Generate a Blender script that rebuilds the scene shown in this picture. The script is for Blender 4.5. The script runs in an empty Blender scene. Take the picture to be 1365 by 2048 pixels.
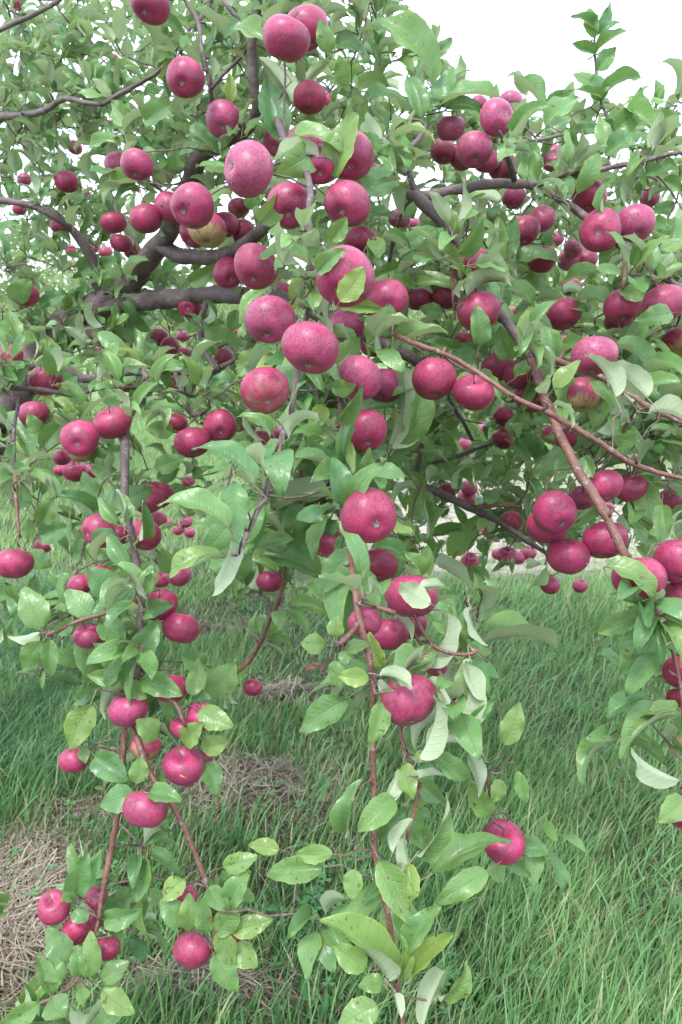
import bpy, bmesh, math, random
import numpy as np
from mathutils import Vector, Matrix
random.seed(7); rng = np.random.default_rng(7)
R = math.radians
S = bpy.context.scene
C = S.collection
# ------------------------------------------------------------------ camera, sky, sun, exposure
PITCH, CAMH, F = 14.2, 1.6, 1593.0
cam = bpy.data.cameras.new('camera'); camo = bpy.data.objects.new('camera', cam); C.objects.link(camo)
camo.location = (0, 0, CAMH); camo.rotation_euler = (R(90 - PITCH), 0, 0)
cam.sensor_fit = 'VERTICAL'; cam.sensor_height = 36; cam.sensor_width = 24; cam.lens = 28.0
cam.clip_start = 0.05; cam.clip_end = 3000
cam.dof.use_dof = True; cam.dof.focus_distance = 1.22; cam.dof.aperture_fstop = 11.0
S.camera = camo
W = bpy.data.worlds.new('World'); S.world = W; W.use_nodes = True
nt = W.node_tree; nt.nodes.clear()
SUN_EL, SUN_AZ = 60, 205
sky = nt.nodes.new('ShaderNodeTexSky'); sky.sky_type = 'NISHITA'; sky.sun_disc = False
sky.sun_elevation = R(SUN_EL); sky.sun_rotation = R(SUN_AZ); sky.air_density = 1.0; sky.dust_density = 3.0
mixw = nt.nodes.new('ShaderNodeMix'); mixw.data_type = 'RGBA'; mixw.inputs[0].default_value = 0.86   # overcast: cloud covers the blue
mixw.inputs[7].default_value = (9.5, 10.9, 13.0, 1)
bg = nt.nodes.new('ShaderNodeBackground'); bg.inputs[1].default_value = 0.12
out = nt.nodes.new('ShaderNodeOutputWorld')
nt.links.new(sky.outputs[0], mixw.inputs[6]); nt.links.new(mixw.outputs[2], bg.inputs[0]); nt.links.new(bg.outputs[0], out.inputs[0])
sl = bpy.data.lights.new('sun', 'SUN'); sl.energy = 1.5; sl.angle = R(14); sl.color = (1, .98, .95)
so = bpy.data.objects.new('sun', sl); C.objects.link(so)
so.rotation_euler = (R(90 - SUN_EL), 0, R(180 - SUN_AZ))
S.view_settings.view_transform = 'Standard'; S.view_settings.look = 'None'
S.view_settings.gamma = 1; S.view_settings.use_curve_mapping = False
S.view_settings.exposure = 1.18
S.cycles.max_bounces = 6; S.cycles.diffuse_bounces = 4; S.cycles.glossy_bounces = 2; S.cycles.transmission_bounces = 4

# ------------------------------------------------------------------ helpers
cp, sp_ = math.cos(R(PITCH)), math.sin(R(PITCH))
RT, FW, UP = np.array([1., 0, 0]), np.array([0, cp, -sp_]), np.array([0, sp_, cp])
CO = np.array([0, 0, CAMH])
def P(x, y, z): return CO + z * (FW + RT * (x - 682.5) / F + UP * (1024 - y) / F)
def G(x, y):
    d = FW + RT * (x - 682.5) / F + UP * (1024 - y) / F
    return CO + d * (CAMH / -d[2])
def proj(p):
    q = np.asarray(p) - CO; z = q @ FW
    return 682.5 + F * (q @ RT) / z, 1024 - F * (q @ UP) / z, z
def nrm(v): return v / (np.linalg.norm(v) + 1e-12)
def tag(o, label=None, cat=None, group=None, kind=None):
    for k, v in (('label', label), ('category', cat), ('group', group), ('kind', kind)):
        if v: o[k] = v
    return o
def link(name, me, mats, parent=None):
    o = bpy.data.objects.new(name, me); C.objects.link(o)
    if not me.materials:
        for m in (mats if isinstance(mats, (list, tuple)) else [mats]): me.materials.append(m)
    if parent: o.parent = parent
    return o
def empty(name, loc):
    o = bpy.data.objects.new(name, None); o.empty_display_size = .1; o.location = loc; C.objects.link(o); return o
def tri_mesh(name, V, T, attr=None, uv=None, mi=None, smooth=True):
    me = bpy.data.meshes.new(name)
    V = np.ascontiguousarray(V, dtype=np.float32); T = np.ascontiguousarray(T, dtype=np.int32)
    n = T.shape[1]
    me.vertices.add(len(V)); me.vertices.foreach_set('co', V.ravel())
    me.loops.add(T.size); me.loops.foreach_set('vertex_index', T.ravel())
    me.polygons.add(len(T)); me.polygons.foreach_set('loop_start', np.arange(0, T.size, n, dtype=np.int32))
    if smooth: me.polygons.foreach_set('use_smooth', np.ones(len(T), dtype=bool))
    if mi is not None: me.polygons.foreach_set('material_index', np.ascontiguousarray(mi, dtype=np.int32))
    me.update(calc_edges=True)
    if attr is not None:
        a = me.attributes.new('lt', 'FLOAT_VECTOR', 'POINT'); a.data.foreach_set('vector', np.ascontiguousarray(attr, dtype=np.float32).ravel())
    if uv is not None:
        u = me.uv_layers.new(name='UVMap'); u.data.foreach_set('uv', np.ascontiguousarray(uv, dtype=np.float32)[T.ravel()].ravel())
    me.validate(); return me
class Tubes:
    def __init__(s): s.V = []; s.T = []; s.n = 0
    def add(s, pts, rad, sides=6, knob=0.0, cap=True):
        pts = np.asarray(pts, float); rad = np.asarray(rad, float); m = len(pts)
        d = np.gradient(pts, axis=0); ref = np.array([.31, .22, .92]); u = None
        vs = []
        for i in range(m):
            t = nrm(d[i])
            u = nrm(np.cross(t, ref)) if u is None else nrm(u - t * (u @ t))
            v = np.cross(t, u)
            a = np.arange(sides) * 2 * math.pi / sides
            rr = rad[i] * (1 + knob * rng.normal(size=sides))
            vs.append(pts[i] + (np.cos(a) * rr)[:, None] * u + (np.sin(a) * rr)[:, None] * v)
        V = np.concatenate(vs); n0 = s.n; T = []
        for i in range(m - 1):
            for k in range(sides):
                a = n0 + i * sides + k; b = n0 + i * sides + (k + 1) % sides
                T += [(a, b, b + sides), (a, b + sides, a + sides)]
        if cap:
            V = np.concatenate([V, pts[:1], pts[-1:]]); c0 = n0 + m * sides
            for k in range(sides):
                T.append((n0 + (k + 1) % sides, n0 + k, c0)); e = n0 + (m - 1) * sides
                T.append((e + k, e + (k + 1) % sides, c0 + 1))
        s.V.append(V); s.T += T; s.n += len(V)
    def mesh(s, name): return tri_mesh(name, np.concatenate(s.V), np.array(s.T))
def smooth_path(pts, step=.02):
    pts = np.asarray(pts, float); o = []
    q = np.vstack([2 * pts[0] - pts[1], pts, 2 * pts[-1] - pts[-2]])
    for i in range(1, len(q) - 2):
        n = max(2, int(np.linalg.norm(q[i + 1, :3] - q[i, :3]) / step))
        for k in range(n):
            t = k / n; a, b, c, d = q[i - 1], q[i], q[i + 1], q[i + 2]
            o.append(.5 * ((2 * b) + (c - a) * t + (2 * a - 5 * b + 4 * c - d) * t * t + (3 * b - a - 3 * c + d) * t ** 3))
    o.append(q[-2]); return np.array(o)

# ------------------------------------------------------------------ materials
class NT:
    def __init__(s, name):
        s.m = bpy.data.materials.new(name); s.m.use_nodes = True; s.t = s.m.node_tree; s.t.nodes.clear()
    def n(s, typ, ins=None, **kw):
        x = s.t.nodes.new('ShaderNode' + typ)
        for k, v in kw.items(): setattr(x, k, v)
        for k, v in (ins or {}).items():
            if hasattr(v, 'is_linked'): s.t.links.new(v, x.inputs[k])
            else: x.inputs[k].default_value = v
        return x
    def mix(s, f, a, b, blend='MIX'):
        x = s.n('Mix', {0: f}, data_type='RGBA', blend_type=blend)
        for i, v in ((6, a), (7, b)):
            if hasattr(v, 'is_linked'): s.t.links.new(v, x.inputs[i])
            else: x.inputs[i].default_value = (*v, 1)
        return x.outputs[2]
    def math(s, op, a, b=0.0, c=None, clamp=False):
        ins = {0: a, 1: b}
        if c is not None: ins[2] = c
        x = s.n('Math', ins, operation=op); x.use_clamp = clamp; return x.outputs[0]
    def ss(s, v, lo, hi):
        x = s.n('MapRange', {0: v, 1: lo, 2: hi, 3: 0.0, 4: 1.0}, interpolation_type='SMOOTHSTEP'); return x.outputs[0]
    def noise(s, vec, scale, detail=3, rough=.55, w=None):
        ins = {'Vector': vec, 'Scale': scale, 'Detail': detail, 'Roughness': rough}
        x = s.n('TexNoise', noise_dimensions='4D' if w is not None else '3D')
        for k, v in ins.items():
            if hasattr(v, 'is_linked'): s.t.links.new(v, x.inputs[k])
            else: x.inputs[k].default_value = v
        if w is not None: s.t.links.new(w, x.inputs['W'])
        return x.outputs[0]
    def out(s, sh): s.t.links.new(sh, s.n('OutputMaterial').inputs[0]); return s.m

def mat_leaf(name, top1, top2, under, yel=(.42, .42, .05), transl=.28, rough=.42):
    N = NT(name)
    at = N.n('Attribute', attribute_name='lt').outputs['Vector']
    oc = N.n('ObjectInfo')
    s = N.n('VectorMath', {0: at, 1: oc.outputs['Color']}, operation='ADD').outputs[0]
    sep = N.n('SeparateXYZ', {0: s}); tint, yl = sep.outputs[0], sep.outputs[1]
    uv = N.n('SeparateXYZ', {0: N.n('UVMap').outputs[0]})
    u, v = uv.outputs[0], uv.outputs[1]                       # u: across -1..1 (stored 0..1), v: along
    au = N.math('ABSOLUTE', N.math('MULTIPLY_ADD', u, 2.0, -1.0))
    mid = N.math('SUBTRACT', 1.0, N.ss(au, .02, .075))
    ph = N.math('MULTIPLY', N.math('SUBTRACT', v, N.math('MULTIPLY', N.math('POWER', au, 1.2), .16)), 60.0)
    lat = N.math('MULTIPLY', N.ss(N.math('SINE', ph), .72, 1.0), N.math('SUBTRACT', 1.0, N.ss(au, .6, .95)))
    vein = N.math('MAXIMUM', mid, N.math('MULTIPLY', lat, .42))
    pos = N.n('NewGeometry')
    nz = N.noise(pos.outputs['Position'], 38.0, 3)
    blot = N.noise(pos.outputs['Position'], 9.0, 2)
    top = N.mix(tint, top1, top2)
    top = N.mix(N.math('MULTIPLY', N.ss(nz, .35, .7), .35), top, (top2[0] * 1.25, top2[1] * 1.15, top2[2] * 1.1))
    edge = N.math('MULTIPLY', N.math('MULTIPLY', N.ss(au, .88, 1.0), .55), N.ss(blot, .40, .62))
    yf = N.math('ADD', yl, N.math('MULTIPLY', edge, N.math('ADD', tint, .15)), clamp=True)
    top = N.mix(yf, top, yel)
    top = N.mix(N.math('MULTIPLY', vein, .5), top, (.20, .29, .11))
    spot = N.math('MULTIPLY', N.ss(N.noise(pos.outputs['Position'], 120.0, 1), .66, .72), N.ss(blot, .46, .58))
    top = N.mix(N.math('MULTIPLY', spot, .8), top, (.10, .06, .025))
    und = N.mix(N.math('MULTIPLY', vein, .45), under, (under[0] * 1.35, under[1] * 1.25, under[2] * 1.3))
    und = N.mix(N.math('MULTIPLY', yf, .35), und, yel)
    bf = pos.outputs['Backfacing']
    col = N.mix(bf, top, und)
    h = N.math('MULTIPLY', vein, -1.0)
    bump = N.n('Bump', {'Strength': .6, 'Distance': .0018, 'Height': N.math('ADD', h, N.math('MULTIPLY', nz, .8))})
    rg = N.math('MULTIPLY_ADD', bf, .35, N.math('MULTIPLY_ADD', nz, .2, rough - .1))
    b = N.n('BsdfPrincipled', {'Base Color': col, 'Roughness': rg, 'Normal': bump.outputs[0], 'Specular IOR Level': .5})
    tr = N.n('BsdfTranslucent', {'Color': N.mix(.5, col, (.30, .42, .06))})
    mx = N.n('MixShader', {0: transl, 1: b.outputs[0], 2: tr.outputs[0]})
    return N.out(mx.outputs[0])
def mat_simple(name, c1, c2, scale=30, rough=.7, bump=.3, dist=.002, stretch=None, spec=.4):
    N = NT(name); tc = N.n('TexCoord').outputs['Object']
    if stretch: tc = N.n('Mapping', {0: tc, 3: stretch}).outputs[0]
    nz = N.noise(tc, scale, 5, .65)
    b = N.n('BsdfPrincipled', {'Base Color': N.mix(N.ss(nz, .32, .68), c1, c2), 'Roughness': rough, 'Specular IOR Level': spec,
            'Normal': N.n('Bump', {'Strength': bump, 'Distance': dist, 'Height': nz}).outputs[0]})
    return N.out(b.outputs[0])
def mat_bark(name, c1, c2, lich, scale=1.0, gloss=.62, lam=.24):
    N = NT(name); tc = N.n('TexCoord').outputs['Object']
    a = N.noise(tc, 14 * scale, 5, .65); f = N.noise(tc, 110 * scale, 3, .6); g = N.noise(tc, 40 * scale, 4, .7)
    col = N.mix(N.ss(a, .35, .65), c1, c2)
    col = N.mix(N.math('MULTIPLY', N.ss(g, .55, .7), lam * 3), col, lich)
    vo = N.n('TexVoronoi', {'Vector': tc, 'Scale': 170 * scale}).outputs['Distance']
    dots = N.math('SUBTRACT', 1.0, N.ss(vo, .12, .22))
    col = N.mix(N.math('MULTIPLY', dots, .45), col, (.45, .36, .30))
    col = N.mix(N.math('MULTIPLY', N.ss(f, .5, .75), .35), col, (c1[0] * .4, c1[1] * .4, c1[2] * .4))
    h = N.math('ADD', N.math('MULTIPLY', a, 1.5), N.math('ADD', N.math('MULTIPLY', f, .5), dots))
    b = N.n('BsdfPrincipled', {'Base Color': col, 'Roughness': gloss, 'Normal': N.n('Bump', {'Strength': .9, 'Distance': .004, 'Height': h}).outputs[0]})
    return N.out(b.outputs[0])
def mat_apple():
    N = NT('apple_skin'); tc = N.n('TexCoord').outputs['Object']; oi = N.n('ObjectInfo')
    w = N.math('MULTIPLY', oi.outputs['Random'], 60.0)
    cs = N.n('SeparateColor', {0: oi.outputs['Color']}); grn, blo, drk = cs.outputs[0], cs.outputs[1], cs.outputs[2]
    x = N.n('SeparateXYZ', {0: tc})
    ang = N.math('ARCTAN2', x.outputs[1], x.outputs[0])
    sv = N.n('CombineXYZ', {0: N.math('MULTIPLY', N.math('COSINE', ang), 9.0), 1: N.math('MULTIPLY', N.math('SINE', ang), 9.0), 2: N.math('MULTIPLY', x.outputs[2], 1.1)}).outputs[0]
    st = N.noise(sv, 1.0, 3, .6, w); big = N.noise(tc, 1.3, 2, .5, w); fine = N.noise(tc, 9.0, 4, .65, w)
    col = N.mix(N.ss(big, .35, .68), (.20, .002, .028), (.43, .014, .088))
    col = N.mix(N.math('MULTIPLY', N.ss(st, .45, .72), .6), col, (.20, .004, .022))
    col = N.mix(N.math('MULTIPLY', N.ss(oi.outputs['Random'], .35, 1.0), .45), col, (.24, .006, .022))
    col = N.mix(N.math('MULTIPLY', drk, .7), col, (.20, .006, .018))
    gm = N.math('ADD', N.math('MULTIPLY', N.ss(N.math('ADD', N.math('MULTIPLY', x.outputs[2], -.55), N.math('MULTIPLY', big, 1.1)), .25, .95), grn),
                N.math('MULTIPLY', N.math('SUBTRACT', st, .5), .5))
    gf = N.math('MULTIPLY', N.ss(gm, .25, .75), N.ss(grn, .05, .3))
    col = N.mix(gf, col, (.33, .36, .09))
    cup = N.ss(x.outputs[2], -.80, -.70)                                     # paler ring in the calyx basin
    vo = N.n('TexVoronoi', {'Vector': tc, 'Scale': 15.0}).outputs['Distance']
    len_ = N.math('MULTIPLY', N.math('SUBTRACT', 1.0, N.ss(vo, .03, .07)), .16)
    col = N.mix(len_, col, (.55, .25, .25))
    bl = N.math('MULTIPLY', N.math('ADD', N.ss(fine, .30, .75), .35), N.math('MULTIPLY_ADD', blo, .30, .01))
    col = N.mix(bl, col, (.58, .24, .42))
    # rain drops
    v2 = N.n('TexVoronoi', {'Vector': tc, 'Scale': 14.0, 'Randomness': 1.0})
    v3 = N.n('TexVoronoi', {'Vector': tc, 'Scale': 32.0, 'Randomness': 1.0})
    msk = N.ss(N.noise(tc, 2.2, 1, .5, w), .47, .56)
    def dome(v, r): return N.math('SQRT', N.math('MAXIMUM', N.math('SUBTRACT', 1.0, N.math('POWER', N.math('DIVIDE', v, r), 2.0)), 0.0))
    dr = N.math('MULTIPLY', N.math('ADD', N.math('MULTIPLY', dome(v2.outputs['Distance'], .30), 1.0), N.math('MULTIPLY', dome(v3.outputs['Distance'], .24), .35)), msk)
    isd = N.ss(dr, .05, .2)
    col = N.mix(N.math('MULTIPLY', isd, .12), col, (.8, .35, .5))
    hgt = N.math('ADD', N.math('MULTIPLY', dr, 1.0), N.math('MULTIPLY', fine, .03))
    b = N.n('BsdfPrincipled', {'Base Color': col, 'Roughness': N.mix(isd, (.40, .40, .40), (.08, .08, .08)), 'Specular IOR Level': .5,
            'Normal': N.n('Bump', {'Strength': 1.0, 'Distance': .0028, 'Height': hgt}).outputs[0], 'Sheen Weight': .03, 'Sheen Roughness': .4,
            'Sheen Tint': (1, .8, .95, 1)})
    return N.out(b.outputs[0])
def mat_grass(name, c1, c2, dry, tr=.25):
    N = NT(name); sep = N.n('SeparateXYZ', {0: N.n('Attribute', attribute_name='lt').outputs['Vector']})
    col = N.mix(sep.outputs[0], c1, c2); col = N.mix(sep.outputs[1], col, dry)
    b = N.n('BsdfPrincipled', {'Base Color': col, 'Roughness': .5, 'Specular IOR Level': .4})
    t = N.n('BsdfTranslucent', {'Color': N.mix(.4, col, (.3, .42, .08))})
    return N.out(N.n('MixShader', {0: tr, 1: b.outputs[0], 2: t.outputs[0]}).outputs[0])
M_leaf = mat_leaf('apple_leaf', (.050, .155, .055), (.165, .31, .095), (.40, .48, .30), transl=.28, rough=.33)
M_leafbg = mat_leaf('background_leaf', (.09, .17, .06), (.18, .25, .09), (.26, .34, .19), rough=.55)
M_pet = mat_simple('petiole', (.30, .30, .16), (.36, .24, .20), 60, .5, .1)
M_bark = mat_bark('limb_bark', (.075, .052, .046), (.145, .100, .092), (.22, .21, .19))
M_shoot = mat_bark('shoot_bark', (.13, .050, .036), (.21, .092, .068), (.32, .27, .25), 1.6, .5)
M_twig = mat_simple('twig_bark', (.085, .055, .045), (.19, .13, .11), 90, .7, .4)
M_apple = mat_apple()
M_stem = mat_simple('apple_stem', (.10, .06, .03), (.18, .13, .06), 40, .7)
M_calyx = mat_simple('calyx', (.14, .12, .09), (.30, .26, .20), 8, .8)
M_scar = mat_simple('scar', (.42, .13, .04), (.50, .22, .07), 8, .7)
M_hole = mat_simple('hole', (.02, .01, .01), (.05, .02, .015), 8, .9)
M_grass = mat_grass('grass_blade', (.042, .16, .045), (.22, .42, .15), (.52, .50, .28))
M_long = mat_grass('long_grass_blade', (.040, .145, .070), (.085, .230, .095), (.30, .32, .15), .2)
M_hay = mat_grass('dry_grass', (.20, .155, .115), (.40, .33, .235), (.11, .075, .055), .1)
M_fargrass = mat_grass('far_grass_blade', (.14, .30, .09), (.26, .42, .16), (.50, .46, .30), .3)  # brighter grass colour with the light of the open ground painted in
M_clover = mat_grass('clover_leaf', (.045, .165, .050), (.09, .24, .075), (.25, .32, .18), .2)

# ------------------------------------------------------------------ ground, hills
def ground():
    N = NT('soil_and_turf'); pos = N.n('NewGeometry').outputs['Position']
    x = N.n('SeparateXYZ', {0: pos})
    a = N.noise(pos, 1.1, 4); b = N.noise(pos, 9.0, 5, .65); c = N.noise(pos, 70.0, 4, .7)
    near = N.mix(N.ss(b, .35, .65), (.040, .034, .022), (.095, .078, .045))
    near = N.mix(N.math('MULTIPLY', N.ss(a, .42, .62), .6), near, (.050, .095, .030))
    far = N.mix(N.ss(b, .3, .7), (.13, .24, .07), (.22, .33, .12))
    col = N.mix(N.ss(x.outputs[1], 5.0, 9.0), near, far)
    col = N.mix(N.math('MULTIPLY', c, .5), col, (.05, .045, .03))
    # worn pale strip between the tree rows
    edge = N.math('MULTIPLY_ADD', a, 1.6, -.8)
    yy = N.math('ADD', N.math('ADD', x.outputs[1], N.math('MULTIPLY', x.outputs[0], .22)), edge)
    strip = N.math('MULTIPLY', N.ss(yy, 4.6, 5.3), N.math('SUBTRACT', 1.0, N.ss(yy, 8.6, 9.8)))
    dirt = N.mix(N.ss(c, .3, .7), (.30, .245, .20), (.42, .36, .30))
    col = N.mix(N.math('MULTIPLY', N.math('MULTIPLY', strip, N.ss(N.math('ADD', x.outputs[0], a), -.4, .9)), N.ss(b, .30, .55)), col, dirt)
    bs = N.n('BsdfPrincipled', {'Base Color': col, 'Roughness': .9, 'Normal': N.n('Bump', {'Strength': .8, 'Distance': .03, 'Height': N.math('ADD', b, N.math('MULTIPLY', c, .4))}).outputs[0]})
    m = N.out(bs.outputs[0])
    xs = np.concatenate([[-900, -300, -100, -40, -20], np.linspace(-12, 12, 97), [20, 40, 100, 300, 900]])
    ys = np.concatenate([[-60, -15, -5], np.linspace(-2, 16, 73), [25, 50, 120, 400, 1200]])
    X, Y = np.meshgrid(xs, ys); Z = gz(X, Y)
    V = np.stack([X.ravel(), Y.ravel(), Z.ravel()], 1); nx = len(xs)
    T = [(j * nx + i, j * nx + i + 1, (j + 1) * nx + i + 1, (j + 1) * nx + i) for j in range(len(ys) - 1) for i in range(nx - 1)]
    tag(link('ground', tri_mesh('ground', V, np.array(T)), m), kind='structure')
def gz(x, y):
    return .018 * np.sin(x * 2.3 + .7) * np.cos(y * 1.9) + .012 * np.sin(x * 5.1 + y * 3.7) + .008 * np.sin(y * 8.3 - x * 6.1)
ground()
xs = np.linspace(-500, 500, 80); hp = 8 + 5 * np.sin(xs * .011 + 1) + 3 * np.sin(xs * .031) + 1.2 * np.sin(xs * .11)
V = []; T = []
for i, (x, h) in enumerate(zip(xs, hp)):
    V += [(x, 300, -2), (x, 330, h * .7), (x, 380, h), (x, 480, -2)]
    if i: T += [((i - 1) * 4 + k, i * 4 + k, i * 4 + k + 1, (i - 1) * 4 + k + 1) for k in range(3)]
tag(link('hills', tri_mesh('hills', np.array(V), np.array(T)), mat_simple('wooded_hill', (.06, .10, .07), (.10, .14, .09), .08, .95, .5, 2)), kind='structure')

# ------------------------------------------------------------------ leaf meshes
def leaf_arrays(nl, nw, curl, fold, seed, twist=0.0, pet=True):
    r = random.Random(seed)
    t = np.linspace(0, 1, nl + 1)
    ang = -curl * (t - .0) ** 1.15
    cy = np.concatenate([[0], np.cumsum(np.cos((ang[1:] + ang[:-1]) / 2))]) / nl
    cz = np.concatenate([[0], np.cumsum(np.sin((ang[1:] + ang[:-1]) / 2))]) / nl
    a = math.atan2(cz[-1], cy[-1]); L = math.hypot(cz[-1], cy[-1])
    ca, sa = math.cos(-a), math.sin(-a)
    cy, cz = (cy * ca - cz * sa) / L, (cy * sa + cz * ca) / L
    an = ang - a
    wp = np.sin(np.pi * t ** .80) ** .78 * (1 - .25 * t ** 2); wp[0] = .02; wp[-1] = .0
    wp *= .5 / wp.max()
    V = []; UV = []; s = np.linspace(-1, 1, nw + 1)
    side = r.uniform(-.1, .1)
    p1, p2 = r.uniform(0, 6), r.uniform(0, 6)
    for i in range(nl + 1):
        tw = twist * (t[i] - .3); f = fold * (1 - .45 * t[i])
        ny, nz = -math.sin(an[i]), math.cos(an[i])
        for q in s:
            x = q * wp[i]
            up = abs(x) * math.sin(f) - .10 * abs(q) ** 3 * wp[i]
            up += (.030 * math.sin(t[i] * 11 + p1 + (2 if q > 0 else 0)) + .018 * math.sin(t[i] * 19 + p2)) * abs(q) ** 1.5
            xx = x * math.cos(f) * (1 + .04 * math.sin(t[i] * 25 + p2 * q) + (.035 if nl > 8 and abs(q) > .9 and i % 2 else 0))
            X = xx * math.cos(tw) - up * math.sin(tw); U = xx * math.sin(tw) + up * math.cos(tw)
            V.append((X + side * math.sin(t[i] * math.pi), cy[i] + U * ny, cz[i] + U * nz)); UV.append((q * .5 + .5, t[i]))
    T = []; mi = []
    for i in range(nl):
        for k in range(nw):
            a0 = i * (nw + 1) + k
            T += [(a0, a0 + 1, a0 + nw + 2), (a0, a0 + nw + 2, a0 + nw + 1)]; mi += [0, 0]
    if pet:
        n0 = len(V); pts = [(0, .06, -.004), (0, -.12, -.035), (0, -.27, -.10)]
        for j, p in enumerate(pts):
            rr = (.012, .010, .014)[j]
            for k in range(3):
                b = k * 2.094; V.append((p[0] + rr * 1.3 * math.cos(b), p[1], p[2] + rr * math.sin(b))); UV.append((.5, 0))
        for j in range(2):
            for k in range(3):
                a0 = n0 + j * 3 + k; b0 = n0 + j * 3 + (k + 1) % 3
                T += [(a0, b0, b0 + 3), (a0, b0 + 3, a0 + 3)]; mi += [1, 1]
    return np.array(V), np.array(T), np.array(UV), np.array(mi)
CURLS = (.25, .7, 1.15, 1.6, 2.0); FOLDS = (.18, .5, .85)
HERO = {}; LOW = {}
for ci, c in enumerate(CURLS):
    for fi, f in enumerate(FOLDS):
        for sd in range(3):
            tw = (0, .5, -.5)[sd]
            V, T, UV, mi = leaf_arrays(20, 6, c, f, ci * 10 + fi * 3 + sd, tw)
            me = tri_mesh('leaf', V, T, uv=UV, mi=mi); me.materials.append(M_leaf); me.materials.append(M_pet); HERO[ci, fi, sd] = me
            LOW[ci, fi, sd] = leaf_arrays(6, 4, c, f, ci * 10 + fi * 3 + sd, tw)
class Bulk:
    def __init__(s): s.V = []; s.T = []; s.U = []; s.A = []; s.M = []; s.n = 0
    def add(s, var, M3, loc, tint, yel):
        V, T, UV, mi = var
        s.V.append(V @ M3.T + loc); s.T.append(T + s.n); s.U.append(UV); s.M.append(mi)
        s.A.append(np.tile([tint, yel, 0], (len(V), 1))); s.n += len(V)
    def make(s, name, mats, parent=None):
        me = tri_mesh(name, np.concatenate(s.V), np.concatenate(s.T), np.concatenate(s.A), np.concatenate(s.U), np.concatenate(s.M))
        o = link(name, me, mats, parent); o.color = (0, 0, 0, 1); return o

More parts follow.
